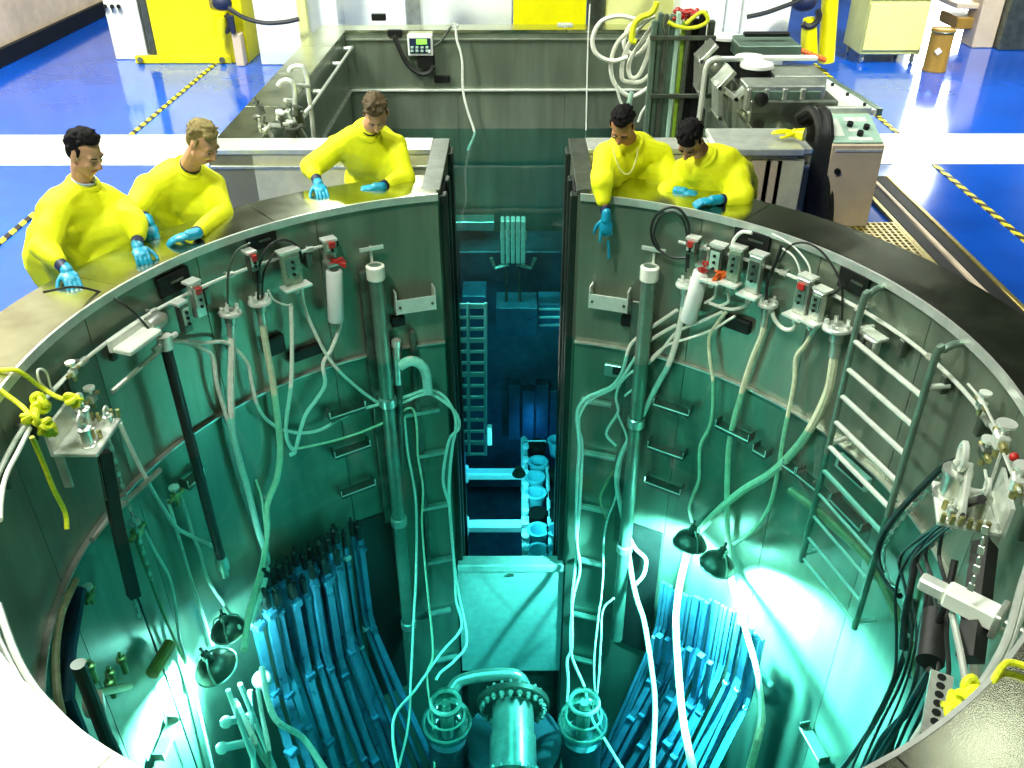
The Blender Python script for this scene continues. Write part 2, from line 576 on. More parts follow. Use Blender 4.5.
# slot between the pools
SX0, SX1 = -0.575, 0.565
ws = MB()
for x, o in ((SX0, -1), (SX1, 1)):
    ws.box((x + o * 0.07, 3.45, -4.1), (0.14, 1.35, 8.1))
wall_slot = structure(ws, 'wall_slot', 'pool_steel')
for x, o in ((SX0, -1), (SX1, 1)):
    q = MB(); q.box((x + o * 0.07, 3.45, -0.02), (0.16, 1.36, 0.045), ch=0.006); q.build('cap_plate', 'dark_steel', wall_slot)
    q = MB(); q.box((x + o * 0.025 - o * 0.035, 2.83, -4.1), (0.10, 0.10, 8.1), ch=0.01); q.build('gate_guide', 'gate_steel', wall_slot)
    q = MB(); q.box((x - o * 0.03, 3.2, -4.1), (0.06, 0.12, 8.1), ch=0.01); q.build('gate_guide', 'gate_steel', wall_slot)
    q = MB(); q.box((x - o * 0.02, 3.0, -4.1), (0.012, 0.30, 8.1)); q.build('gate_seal', 'rubber', wall_slot)
    q = MB(); q.box((x - o * 0.02, 3.95, -4.1), (0.05, 0.2, 8.1), ch=0.01); q.build('gate_guide', 'gate_steel', wall_slot)
q = MB(); q.box((0.0, 2.78, -4.20), (1.14, 0.16, 0.10), ch=0.012); q.build('sill', 'bright_steel', wall_slot)
q = MB(); q.box((0.0, 2.80, -5.08), (1.14, 0.10, 1.62)); q.build('sill_panel', 'bright_steel', wall_slot)
q = MB(); q.box((0.0, 2.74, -4.33), (0.07, 0.03, 0.03), ch=0.006); q.build('sill_lug', 'dark_steel', wall_slot)
q = MB(); q.box((0.0, 2.86, -7.1), (1.14, 0.10, 2.4)); q.build('lower_panel', 'dark_steel', wall_slot)

# back pool
mb = MB(); mb.box((-2.575, 6.65, -4.1), (0.41, 5.7, 8.1)); wpl = structure(mb, 'wall_back_pool_left', 'pool_steel')
mb = MB(); mb.box((2.575, 6.65, -4.1), (0.41, 5.7, 8.1)); wpr = structure(mb, 'wall_back_pool_right', 'pool_steel')
mb = MB(); mb.box((0, 9.31, -4.1), (4.74, 0.38, 8.1)); wpb = structure(mb, 'wall_back_pool_far', 'pool_steel')
mb = MB()
mb.box((-1.74, 3.95, -4.1), (2.06, 0.3, 8.1)); mb.box((1.74, 3.95, -4.1), (2.06, 0.3, 8.1))
wpf = structure(mb, 'wall_back_pool_near', 'pale_steel')
for k in range(4):
    for x, w in ((-2.575, wpl), (2.575, wpr)):
        q = MB(); q.box((x, 3.8 + 1.425 * (k + 0.5), -0.02), (0.43, 1.418, 0.045), ch=0.006); q.build('cap_plate', 'cap_steel', w)
for k in range(3):
    q = MB(); q.box((-2.37 + 1.58 * (k + 0.5), 9.31, -0.02), (1.573, 0.4, 0.045), ch=0.006); q.build('cap_plate', 'cap_steel', wpb)
for x in (-1.745, 1.745):
    q = MB(); q.box((x, 3.95, -0.015), (2.05, 0.34, 0.05), ch=0.006); q.build('cap_plate', 'lip_steel', wpf)
    q = MB(); q.box((x, 3.79, -0.16), (2.05, 0.03, 0.03), ch=0.006); q.build('trim_bar', 'steel', wpf)
q = MB(); q.box((0, 9.10, -0.83), (4.7, 0.06, 0.03), ch=0.008); q.build('ledge', 'bright_steel', wpb)
q = MB(); q.box((0, 9.11, -0.12), (4.7, 0.04, 0.02)); q.build('ledge', 'steel', wpb)
q = MB(); q.box((-2.35, 6.6, -0.83), (0.05, 5.0, 0.03), ch=0.008); q.build('ledge', 'steel', wpl)
for k in range(3):
    q = MB(); q.box((-2.37 + 1.58 * (k + 0.5), 9.115, -4.5), (1.572, 0.012, 7.2)); q.build('wall_plate', 'pool_steel', wpb)
mb = MB(); mb.box((0, 6.6, -7.9), (5.2, 5.6, 0.2)); wp_floor = structure(mb, 'floor_back_pool', 'deep_steel')
mb = MB(); mb.lathe([(0, -8.2), (3.0, -8.2), (3.0, -8.0), (0, -8.0)], (0, 0, 0), n=64); structure(mb, 'floor_round_pool', 'deep_steel')

# water
poly = []
for i in range(97):
    a = math.radians(102) + math.radians(336) * i / 96
    poly.append((2.765 * math.cos(a), 2.765 * math.sin(a)))
poly += [(0.585, 4.0), (2.40, 4.0), (2.40, 9.14), (-2.40, 9.14), (-2.40, 4.0), (-0.59, 4.0)]
mb = MB(); mb.prism(poly, -7.98, -1.40)
wt = mb.build('water', 'pool_water', None, label='still green-tinted water filling both pools below the ledge', cat='water', kind='stuff', smooth=False)

# ------------------------------------------------------------------ fixtures welded to the pool wall (parts of the wall)
def bracket(x0, y0, x1, y1, dep=0.09, h=0.05, ears=True, m='dark_steel'):  # the dark default paints in the shadow inside the brackets
    a, b = W(x0, y0, 0.02), W(x1, y1, 0.02)
    b.z = a.z = (a.z + b.z) / 2
    c = (a + b) / 2; t = (b - a).normalized(); n = V((-c.x, -c.y, 0)).normalized(); n = (n - t * n.dot(t)).normalized(); L = (b - a).length
    up = V((0, 0, 1))
    q = MB()
    q.box(c + n * dep * 0.5, (L, dep, 0.012), (t, n, up))
    q.box(c + n * dep - up * h * 0.35, (L, 0.012, h * 0.7), (t, n, up))
    if ears:
        for s in (-1, 1):
            q.box(c + t * s * L / 2 + n * dep * 0.55 + up * h * 0.4, (0.012, dep, h * 1.6), (t, n, up))
    o = q.build('wall_bracket', m, wall_round)
    if ears:
        q = MB(); e = n * (dep + .006)
        q.tube([c + t * L / 2 + e + up * h * 1.2, c + t * L / 2 + e - up * h * .05, c - t * L / 2 + e - up * h * .05, c - t * L / 2 + e + up * h * 1.2], .007, 4); q.build('bracket_edge', 'bright_steel', o)
    return o


for b in ((326, 412, 361, 403), (331, 451, 366, 441), (338, 492, 371, 478), (658, 400, 693, 409), (722, 420, 754, 437), (652, 442, 687, 452),
          (649, 477, 684, 488), (805, 471, 838, 497), (840, 500, 872, 525), (809, 727, 830, 758), (151, 757, 168, 722), (178, 480, 196, 475),
          (760, 446, 772, 452), (790, 462, 803, 468)):
    bracket(*b)
for b in ((416, 453, 444, 449), (422, 506, 447, 501), (427, 560, 452, 555), (428, 612, 450, 607), (436, 657, 457, 655), (402, 414, 438, 405),
          (582, 396, 612, 403), (582, 449, 616, 456), (581, 504, 609, 508), (580, 556, 607, 564), (574, 608, 599, 620), (572, 656, 594, 659)):
    bracket(*b, dep=0.05, h=0.04, ears=False, m='steel')
for b in ((395, 309, 433, 303, 's'), (592, 300, 629, 309, 's')):
    x0, y0, x1, y1, _ = b
    a, e = W(x0, y0, 0.02), W(x1, y1, 0.02); e.z = a.z = (a.z + e.z) / 2
    c = (a + e) / 2; t = (e - a).normalized(); n = t.cross(V((0, 0, 1)))
    if n.dot(V((-c.x, -c.y, 0))) < 0: n = -n
    up = V((0, 0, 1)); L = (e - a).length; q = MB()
    q.box(c + n * 0.10 + up * 0.06, (L, 0.012, 0.13), (t, n, up)); q.box(c + n * 0.05 + up * 0.0, (L, 0.10, 0.012), (t, n, up))
    for s in (-1, 1): q.box(c + t * s * L / 2 + n * 0.05 + up * 0.09, (0.012, 0.11, 0.2), (t, n, up))
    br = q.build('wall_shelf', 'bright_steel', wall_round)
    for s in (-1, 1):
        q = MB(); q.cyl(c + n * 0.105 + up * 0.06 + t * s * L * 0.42, c + n * 0.118 + up * 0.06 + t * s * L * 0.42, 0.012, n=8); q.build('bolt', 'dark_steel', br)


def wallbox(px, py, w, h, d, off, name, m, parent=None, tilt=0.0, ch=0.006, **k):
    c = W(px, py, off); t, n, up = wall_frame(c)
    if tilt:
        t, up = t * math.cos(tilt) + up * math.sin(tilt), up * math.cos(tilt) - t * math.sin(tilt)
    q = MB(); q.box(c, (w, d, h), (t, n, up), ch=ch)
    return q.build(name, m, parent, **k)


# dark plates near the rim and sockets lower down
for i, (px, py, w, h) in enumerate(((174, 282, 0.27, 0.15), (262, 241, 0.24, 0.11), (752, 240, 0.30, 0.15), (854, 282, 0.26, 0.16), (330, 245, 0.14, 0.05))):
    pl = wallbox(px, py, w, h, 0.03, 0.02, 'cover_plate', 'black', wall_round)
    c = W(px, py, 0.04); t, n, up = wall_frame(c); q = MB(); q.box(c + t * w * 0.1, (w * 0.4, 0.01, 0.015), (t, n, up)); q.build('slot_mark', 'dark_steel', pl)
for px, py, w, h in ((398, 321, 0.12, 0.09), (630, 321, 0.15, 0.10), (738, 324, 0.22, 0.11), (306, 352, 0.30, 0.10), (275, 345, 0.16, 0.16)):
    wallbox(px, py, w, h, 0.05, 0.03, 'dark_box', 'black', wall_round)
sk = wallbox(613, 370, 0.15, 0.12, 0.05, 0.03, 'socket_box', 'steel', wall_round)
wallbox(617, 371, 0.08, 0.075, 0.02, 0.062, 'socket_hole', 'black', sk)
wallbox(853, 472, 0.34, 0.12, 0.05, 0.05, 'bracket_frame', 'bright_steel', wall_round, tilt=0.0)
wallbox(853, 472, 0.28, 0.08, 0.05, 0.062, 'bracket_shade', 'black', wall_round, tilt=0.0)  # black box painted for the shadow inside the frame
# flat dark plates painted for the shade of recesses behind the rod racks
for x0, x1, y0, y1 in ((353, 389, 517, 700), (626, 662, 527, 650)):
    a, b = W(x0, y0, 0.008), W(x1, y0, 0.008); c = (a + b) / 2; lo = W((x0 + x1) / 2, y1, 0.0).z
    t, n, up = wall_frame(c); q = MB(); q.box(V((c.x, c.y, (c.z + lo) / 2)), ((b - a).length, 0.02, c.z - lo), (t, n, up)); q.build('recess_shade', 'rubber', wall_round)
# dark vertical channels beside the standpipes
for px, y0, y1, w in ((364, 270, 520, 0.10), (637, 300, 540, 0.07), (412, 330, 560, 0.05)):
    a = W(px, y0, 0.04); b = W(px + (512 - px) * 0.18, y1, 0.04); t, n, up = wall_frame(a)
    q = MB(); q.box(V((a.x, a.y, (a.z + b.z) / 2)), (w, 0.06, a.z - b.z), (t, n, up), ch=0.008); q.build('cable_channel', 'dark_steel', wall_round)

# rail ring that carries the fittings
def ring_pts(a0, a1, r, z, n):
    return [(r * math.cos(math.radians(a0 + (a1 - a0) * i / n)), r * math.sin(math.radians(a0 + (a1 - a0) * i / n)), z) for i in range(n + 1)]


for a0, a1, lab in ((121, 252, 'pale steel rail along the left side of the pool wall under the rim'), (60, -72, 'pale steel rail along the right side of the pool wall under the rim')):
    th = thing('support_rail', lab, 'rail', ring_pts(a0, a0, POOL_R - 0.06, -0.3, 1)[0])
    MB().tube(ring_pts(a0, a1, POOL_R - 0.06, -0.27, 40), 0.014, 8).build('rail', 'bright_steel', th)
    for i in range(9):
        p = V(ring_pts(a0 + (a1 - a0) * (i + 0.3) / 9, 0, POOL_R - 0.06, -0.27, 1)[0]); t, n, up = wall_frame(p)
        q = MB(); q.cyl(p + n * 0.02, p - n * 0.09, 0.012, n=8); q.cyl(p - t * 0.03, p + t * 0.03, 0.024, n=8); q.build('clamp', 'steel', th)
    for i in range(14):
        q = MB(); p = V(ring_pts(a0 + (a1 - a0) * (i + 0.5) / 14, 0, POOL_R - 0.04, -0.36, 1)[0]); t, n, up = wall_frame(p)
        q.box(p, (0.05, 0.05, 0.13), (t, n, up), ch=0.006); q.build('hanger', 'dark_steel', th)
# handrail just inside the near rim, both sides
for pts, lab in (([(-2, 605), (8, 635), (18, 660), (33, 686), (52, 708), (78, 733), (125, 768), (150, 785)], 'white tube rail inside the near left rim'),
                 ([(1030, 560), (1020, 592), (1008, 636), (992, 668), (975, 692), (943, 726), (893, 757), (860, 775)], 'white tube rail inside the near right rim')):
    MB().tube(spline([Z(x, y, -0.10) for x, y in pts], 5), 0.016, 8).build('tube_rail', 'lip_steel', None, lab, 'rail')

# standpipes
def standpipe(x, y0, x1, y1, r, lab, collar):
    a = W(x, y0, 0.13); b = V((a.x, a.y, W(x1, y1, 0.13).z))
    th = thing('standpipe', lab, 'pipe', b)
    MB().cyl(b, a, r, n=18).build('pipe', 'pool_green', th)
    q = MB(); q.lathe([(r * 1.02, -0.12), (r * 1.25, -0.11), (r * 1.25, 0.0), (r * 0.9, 0.015), (r * 0.9, -0.03), (0, -0.03)], a, n=18); q.build('pipe_cap', 'hose_white', th)
    t, n, up = wall_frame(a)
    q = MB(); q.box(a + up * 0.13 - n * 0.06, (r * 3.2, 0.02, 0.03), (t, n, up)); q.box(a + up * 0.06 - n * 0.09, (0.02, 0.02, 0.16), (t, n, up)); q.build('hook', 'bright_steel', th)
    for f in collar:
        z = a.z + (b.z - a.z) * f
        q = MB(); q.lathe([(r, -0.05), (r * 1.3, -0.04), (r * 1.3, 0.04), (r, 0.05)], (a.x, a.y, z), n=18); q.build('collar', 'steel', th)
        q = MB(); q.box(V((a.x, a.y, z)) - n * 0.08, (0.05, 0.10, 0.05), (t, n, up)); q.build('clamp', 'dark_steel', th)


standpipe(375, 266, 404, 640, 0.062, 'green-grey vertical standpipe with a pale cap left of the slot', (0.3, 0.62, 0.95))
standpipe(650, 267, 622, 640, 0.062, 'green-grey vertical standpipe with a pale cap right of the slot', (0.35, 0.7))
MB().tube([W(398, 340, 0.10), W(402, 560, 0.10)], 0.03, 10).build('thin_pipe', 'dark_steel', None, 'thin dark pipe running down just right of the left standpipe', 'pipe')
th = thing('gooseneck_pipe', 'short bent pipe elbow beside the left standpipe', 'pipe', W(400, 380, 0.1))
MB().tube(spline([W(400, 366, 0.14), W(410, 361, 0.16), (W(420, 364, 0.16)), W(426, 374, 0.15), W(428, 392, 0.13)], 6), 0.045, 12).build('elbow', 'hose_white', th)
MB().cyl(W(396, 344, 0.12), W(398, 384, 0.12), 0.032, n=12).build('riser', 'steel', th)
MB().cyl(W(396, 340, 0.12), W(396, 346, 0.12), 0.042, n=12).build('riser_cap', 'lip_steel', th)

# ------------------------------------------------------------------ access ladder on the right wall
def ladder():
    off = 0.17
    tl, bl = W(862, 306, off), W(801, 558, off)
    trp, br = W(938, 348, off), W(848, 622, off)
    bl = V((tl.x, tl.y, bl.z)); br = V((trp.x, trp.y, br.z)); zt = (tl.z + trp.z) / 2; zb = (bl.z + br.z) / 2
    tl.z = trp.z = zt; bl.z = br.z = zb
    th = thing('access_ladder', 'steel tube ladder with hooped tops on the right pool wall', 'ladder', (bl + br) / 2)
    for a, b in ((tl, bl), (trp, br)):
        t, n, up = wall_frame(a)
        MB().tube(spline([b, b + (a - b) * 0.5, a - up * 0.06, a + up * 0.03 - n * 0.04, a + up * 0.065 - n * 0.12, a + up * 0.05 - n * 0.21], 6), 0.024, 10).build('rail', 'pool_green', th)
        MB().cyl(a + up * 0.05 - n * 0.20, a + up * 0.02 - n * 0.215, 0.03, n=10).build('foot', 'steel', th)
        for f in (0.1, 0.5, 0.97):
            p = a + (b - a) * f
            MB().cyl(p, p - n * 0.15, 0.02, n=8).build('standoff', 'bright_steel', th)
    for i in range(10):
        f = 0.13 + 0.85 * i / 9
        a = tl + (bl - tl) * f; b = trp + (br - trp) * f
        MB().cyl(a, b, 0.019 if i < 6 else 0.012, n=8).build('rung', 'bright_steel', th)
    return th


ladder()
wc = W(857, 428, 0.06); t, n, up = wall_frame(wc)

MB().tube(spline([W(790, 490, 0.10), W(815, 509, 0.10), W(863, 553, 0.10), W(880, 578, 0.12), (W(898, 617, 0.14)), W(912, 650, 0.16), W(918, 690, 0.18)], 6), 0.035, 10).build('conduit_pipe', 'hose_olive', None, 'olive conduit pipe sloping down behind and below the ladder', 'pipe')

# ------------------------------------------------------------------ hoses and cables (each one a thing)
def hose(pts, r, material, label, name='hose', cat='hose', fit=None, off=0.08, group=None, n=8):
    P3 = []
    for p in pts:
        o = p[2] if len(p) > 2 else off
        if p[1] > 560 and 236 < p[0] < 800: o = max(o, off + (p[1] - 560) / 210 * 1.25)
        P3.append(W(p[0], p[1], o))
    P3 = spline(P3, 5)
    if not fit:
        return MB().tube(P3, r, n).build(name, material, None, label, cat, group)
    th = thing(name, label, cat, P3[0], group)
    MB().tube(P3, r, n).build('tube', material, th)
    a = P3[0]; d = (P3[1] - P3[0]).normalized(); a2 = a - d * 0.02; t, nn, up = wall_frame(a)
    L = fit
    MB().lathe([(0, L), (r * 0.9, L), (r * 1.2, L * 0.7), (r * 1.5, L * 0.68), (r * 1.5, L * 0.35), (r * 1.15, L * 0.3), (r * 1.15, -0.05), (0, -0.05)], a, -d, 12).build('coupling', 'steel', th)
    fl = MB().lathe([(0, 0.02), (r * 3.0, 0.02), (r * 3.2, 0.012), (r * 3.2, -0.006), (0, -0.006)], a - d * L * 0.85, -d, 14).build('flange', 'bright_steel', th)
    for k in range(5):
        an = 2 * PI * k / 5
        e = a - d * L * 0.85 + (t * math.cos(an) + nn * math.sin(an)) * r * 2.3
        MB().cyl(e - d * 0.0, e - d * 0.055, r * 0.5, n=6).build('bolt', 'bright_steel', fl)
    return th


WH, CR, OL, CB = 'hose_white', 'hose_cream', 'hose_olive', 'cable_white'
# left half
hose([(231, 330), (232, 350), (231, 384), (232, 425), (238, 455), (248, 490), (258, 530), (267, 560), (262, 590), (250, 625)], .028, WH, 'white hose hanging from the flange nearest the left pale canister group, leftmost flange', fit=.16)
hose([(262, 318), (266, 345), (274, 390), (280, 446), (277, 478), (267, 505), (267, 530), (262, 570), (250, 610), (244, 650)], .028, CR, 'cream hose from the second flange on the left, bending back at mid wall', fit=.16)
hose([(291, 306), (292, 340), (291, 384), (287, 415), (286, 434), (290, 446), (295, 452), (290, 455)], .018, WH, 'white hose dropping straight from the left junction box and ending in a hook')
hose([(301, 285), (304, 305), (311, 324), (326, 354), (340, 372), (353, 384), (368, 396), (381, 403), (403, 402), (418, 396), (431, 394), (447, 404, .13), (457, 415, .16), (459, 428, .16), (449, 441, .14), (443, 479), (449, 504), (451, 524), (455, 576), (456, 600), (461, 628), (441, 653), (415, 690), (396, 713), (393, 738), (398, 770)], .015, WH, 'long white hose swinging across the standpipe and down the left slot edge')
hose([(341, 322), (338, 333), (331, 350), (323, 364), (325, 384), (316, 400), (306, 414), (300, 432), (296, 449)], .017, WH, 'white hose from the foot of the left pale canister')
hose([(283, 430), (300, 433), (320, 430), (338, 420), (356, 411), (381, 404), (405, 397), (426, 390), (441, 394), (452, 408, .15), (456, 425, .16), (452, 450, .12), (449, 490), (452, 540), (458, 590), (467, 640), (455, 660), (441, 672), (436, 680)], .015, WH, 'white hose looping over to the left slot edge above the others')
hose([(296, 449), (325, 443), (356, 434), (385, 422), (406, 409), (414, 411), (417, 430), (418, 456), (423, 489), (422, 524), (426, 576), (433, 651), (427, 676), (433, 726), (435, 775)], .011, CR, 'thin cream cable running under the looping hoses to the left globe', 'cable', 'cable')
hose([(404, 416), (408, 454), (416, 504), (416, 576), (414, 613), (411, 676), (408, 726), (398, 770)], .013, WH, 'white cable hanging straight down left of the left globe', 'cable', 'cable')
hose([(160, 342), (185, 342), (203, 349), (213, 358), (217, 384), (226, 415), (236, 447), (246, 485), (256, 524), (262, 545)], .017, WH, 'white hose sweeping down from the bracket arm on the left')
hose([(187, 341), (205, 343), (227, 343), (247, 362), (252, 384), (257, 404), (265, 418), (276, 427)], .015, WH, 'short white hose running right from the left bracket arm')
hose([(120, 423), (132, 450), (150, 486), (168, 516), (176, 527), (187, 534), (213, 546)], .016, WH, 'white hose sloping from the left fittings plate')
hose([(168, 500), (178, 535), (190, 576), (202, 612), (213, 645)], .014, WH, 'thin hose running down to the left lamp, left of its twin', 'cable', 'cable')
hose([(178, 490), (187, 515), (193, 536), (200, 552), (208, 580), (225, 606), (240, 628)], .014, WH, 'thin hose running down to the left lamp, right of its twin', 'cable', 'cable')
hose([(144, 530), (155, 552), (169, 578), (176, 610), (180, 640), (192, 681), (200, 715), (213, 770)], .014, WH, 'pale hose falling past the left side of the left lamp')
hose([(136, 540), (143, 560), (150, 578), (162, 610), (175, 640), (188, 670), (192, 690)], .013, OL, 'olive hose falling beside the pale one left of the left lamp')
hose([(130, 576), (150, 632), (170, 688), (183, 726), (198, 770)], .008, 'rubber', 'thin dark cable crossing the bright wall at lower left', 'cable', 'cable')
hose([(256, 480), (262, 500), (265, 540), (258, 575), (250, 600)], .010, CR, 'thin cream cable curling by the left hoses', 'cable', 'cable')
hose([(262, 668), (268, 700), (278, 722), (303, 738), (325, 770)], .024, WH, 'thick white hose from the white float beside the left rods')
hose([(258, 690), (262, 715), (268, 745), (270, 770)], .016, WH, 'thin white hose hanging below the white float')
hose([(236, 700), (250, 730), (262, 755), (275, 775)], .018, WH, 'white hose slanting under the left lamp')
# black cables at the top left
hose([(44, 292, .0), (75, 287, -.1), (105, 294, -.02), (130, 309, .12), (150, 330, .16)], .008, 'rubber', 'black cable running from the rim under a gloved hand', 'cable', 'cable')
hose([(258, 300), (259, 268), (268, 247), (283, 240), (298, 247), (302, 262)], .010, 'rubber', 'black cable arching over the second left flange', 'cable', 'cable')
hose([(262, 300), (264, 272), (275, 254), (290, 250)], .008, 'rubber', 'inner black cable arch at the second left flange', 'cable', 'cable')
hose([(228, 304), (228, 275), (236, 252), (250, 243)], .008, 'dark_steel', 'grey cable rising from the leftmost flange', 'cable', 'cable')
hose([(268, 290), (274, 300), (286, 305), (292, 304)], .008, CB, 'thin white wire between two left flanges', 'cable', 'cable')
# right half
hose([(684, 300), (682, 315), (676, 342), (668, 366), (657, 386), (637, 426), (621, 456), (617, 484), (624, 522), (628, 550), (632, 578), (637, 600), (644, 622), (652, 672), (655, 710), (652, 770)], .026, WH, 'thick white hose from the flange left of the right pale canister', fit=.16)
hose([(677, 310), (652, 327), (637, 338), (629, 348), (622, 372), (612, 386), (597, 393), (585, 399, .12), (577, 414, .16), (579, 446, .15), (577, 484), (576, 529), (576, 560), (572, 600), (572, 646), (567, 661), (568, 690), (560, 775)], .016, WH, 'white hose curving left and down the right slot edge')
hose([(676, 325), (655, 337), (643, 347), (630, 366), (618, 384), (606, 392), (590, 400), (580, 414, .14), (579, 430, .14), (582, 446), (580, 500), (577, 540), (580, 570), (573, 600), (571, 651), (584, 686), (592, 718), (604, 738), (626, 775)], .015, WH, 'white hose running below the first along the right slot edge')
hose([(722, 312), (700, 322), (677, 332), (660, 352), (645, 366), (632, 372), (620, 384), (616, 398), (618, 412), (608, 428), (607, 436), (616, 446)], .013, WH, 'white hose crossing the right standpipe to a short loop')
hose([(735, 316), (712, 330), (690, 338), (668, 345), (650, 360), (640, 382), (625, 396)], .011, WH, 'thin white hose crossing behind the right pale canister')
hose([(726, 312), (716, 325), (709, 338), (710, 360), (713, 384), (711, 422), (700, 447), (699, 479), (693, 495), (689, 508), (692, 522)], .014, CR, 'pale hose dropping from the row of small boxes to the right lamps')
hose([(765, 320), (762, 335), (752, 360), (743, 388), (732, 429), (728, 459), (727, 509), (729, 559), (734, 590), (745, 628), (757, 670), (761, 705), (760, 730), (748, 775)], .025, CR, 'cream hose falling straight from the middle right flange', fit=.16)
hose([(835, 350), (832, 372), (827, 394), (813, 424), (795, 450), (770, 474), (742, 491), (712, 517), (692, 542), (682, 574), (677, 605), (676, 630), (679, 681), (684, 726), (694, 775)], .034, CR, 'thickest cream hose sweeping from the ladder across to the right lamps', fit=.2)
hose([(814, 330), (806, 344), (796, 358), (794, 384), (784, 434), (778, 470), (770, 505), (758, 525), (747, 536), (734, 544)], .018, CR, 'cream hose hanging between the two right flanges and ending at the right lamp', fit=.10)
hose([(771, 308), (775, 320), (784, 329), (794, 328), (797, 316)], .016, WH, 'short white U-shaped hose loop near the right flanges')
hose([(747, 290), (748, 303), (740, 308), (728, 309), (709, 303)], .014, WH, 'short white hose bending below the row of small boxes')
hose([(728, 292), (728, 302), (718, 306), (712, 304)], .012, WH, 'small white hose stub under the orange wires, right one')
hose([(716, 286), (714, 297), (705, 303)], .012, WH, 'small white hose stub under the orange wires, left one')
hose([(614, 470), (607, 482), (600, 496), (602, 508), (607, 519)], .011, OL, 'thin olive hose looping right of the slot', 'cable', 'cable')
hose([(618, 415), (627, 439), (622, 455), (616, 496), (608, 518), (604, 540), (603, 576), (601, 600), (599, 612), (594, 664), (597, 708), (603, 730)], .011, WH, 'thin pale cable hanging to the right globe', 'cable', 'cable')
hose([(614, 598), (603, 610), (601, 640), (598, 686), (592, 712), (587, 720), (578, 745), (570, 775)], .011, WH, 'thin white cable crossing in front of the right globe', 'cable', 'cable')
hose([(628, 534), (635, 548), (645, 558), (646, 566), (643, 576), (636, 584)], .020, WH, 'short white hose loop beside the right standpipe foot')
# black and white cables at top right
hose([(688, 268), (689, 240), (688, 222), (679, 209), (667, 208), (655, 217), (651, 232), (656, 247), (672, 257), (686, 258)], .011, 'rubber', 'black cable coil hanging on the wall below the leaning men', 'cable', 'cable')
hose([(686, 272), (687, 240), (683, 220), (672, 212), (660, 218), (654, 234), (660, 250)], .008, 'rubber', 'inner turn of the black cable coil on the wall', 'cable', 'cable')
hose([(731, 252), (734, 240), (742, 232), (752, 233)], .014, CB, 'short white conduit elbow beside the dark plate', 'conduit', 'conduit')
hose([(772, 234), (788, 242), (800, 253), (809, 266), (811, 280)], .007, CB, 'outer thin white wire arching to the small red-topped box', 'cable', 'cable')
hose([(782, 248), (793, 256), (799, 268), (800, 280)], .007, CB, 'inner thin white wire arching to the small red-topped box', 'cable', 'cable')
hose([(779, 262), (790, 246), (806, 243), (822, 252), (836, 272), (842, 290), (842, 320)], .008, 'rubber', 'black cable arching to the flange beside the ladder', 'cable', 'cable')
hose([(766, 300), (768, 280), (776, 262), (782, 245)], .014, 'rubber', 'thick black cable rising from the middle right flange', 'cable', 'cable')
hose([(816, 318), (824, 300), (836, 292), (844, 284)], .009, 'rubber', 'black cable rising from the flange near the dark plate', 'cable', 'cable')
# tangle of dark hoses at lower right
D = [([(962, 459, .25), (945, 465, .25), (930, 479, .25), (911, 498, .25), (893, 519, .25), (880, 540, .22), (878, 560, .22), (886, 580, .22), (900, 596, .22)], .020, 'topmost black hose arching left of the right fittings plate'),
     ([(982, 499, .3), (965, 505, .3), (948, 521, .3), (930, 538, .28), (917, 555, .28), (912, 580, .28), (905, 620, .28), (903, 650, .28)], .022, 'black hose arching below the right fittings plate'),
     ([(935, 580, .25), (925, 640, .25), (918, 696, .25), (900, 720, .25), (883, 738, .25), (862, 775, .25)], .022, 'black hose running down beside the long white box, right one'),
     ([(915, 600, .22), (908, 643, .22), (896, 676, .22), (880, 712, .22), (862, 742, .22), (838, 775, .22)], .020, 'black hose running down beside the long white box, left one'),
     ([(918, 690, .2), (905, 712, .2), (895, 735, .2), (885, 775, .2)], .016, 'short black hose at the lower right rim'),
     ([(930, 670, .3), (915, 695, .3), (898, 725, .3), (876, 760, .3), (868, 780, .3)], .018, 'black hose nearest the lower right rim'),
     ([(955, 560, .3), (946, 600, .3), (935, 630, .3), (926, 660, .3)], .018, 'black hose passing under the long white box')]
for pts, r, lab in D:
    hose(pts, r, 'rubber', lab)
hose([(923, 576), (918, 600), (912, 630), (908, 655)], .014, OL, 'olive hose among the black ones at lower right')


for k in range(7):
    x = 893 + 9 * k
    hose([(x * .25 + 716 + RND.uniform(-14, 14), 520 + RND.uniform(-8, 8), .34), (x * .6 + 370 + RND.uniform(-12, 12), 552 + RND.uniform(-10, 10), .28), (x + RND.uniform(-4, 8), 590, .26), (x + RND.uniform(-6, 6) + 4, 635, .26), (x - 4 + RND.uniform(-6, 6), 680, .26), (x - 22, 725, .26), (x - 44, 775, .26)], RND.choice([.007, .010, .012]), 'rubber',
         'thin black cable in the tangle under the long white box', 'cable', 'cable', group='black cables at lower right')
MB().tube([W(104, 452, .22), W(116, 520, .22), W(134, 596, .22)], .05, 4).build('square_pole', 'rubber', None, 'dark square pole between the two chains on the left wall', 'pole')
MB().cyl(W(936, 614, .3), W(930, 662, .3), .07, n=14).build('black_canister', 'rubber', None, 'black canister hanging below the long white box', 'canister')
MB().tube([W(985, 545, .22), W(978, 600, .22), W(970, 660, .22)], .06, 4).build('square_pole', 'rubber', None, 'dark square pole under the right fittings plate', 'pole')
for x0, y0, x1, y1, lab in ((228, 690, 258, 772, 'white tube slanting under the left lamp, nearest the wall'), (240, 684, 276, 772, 'white tube slanting under the left lamp, middle one'), (250, 690, 254, 772, 'white tube hanging straight under the left lamp')):
    MB().tube([W(x0, y0, .5), W(x1, y1, .62)], .022, 8).build('white_tube', 'white_plastic', None, lab, 'tube')


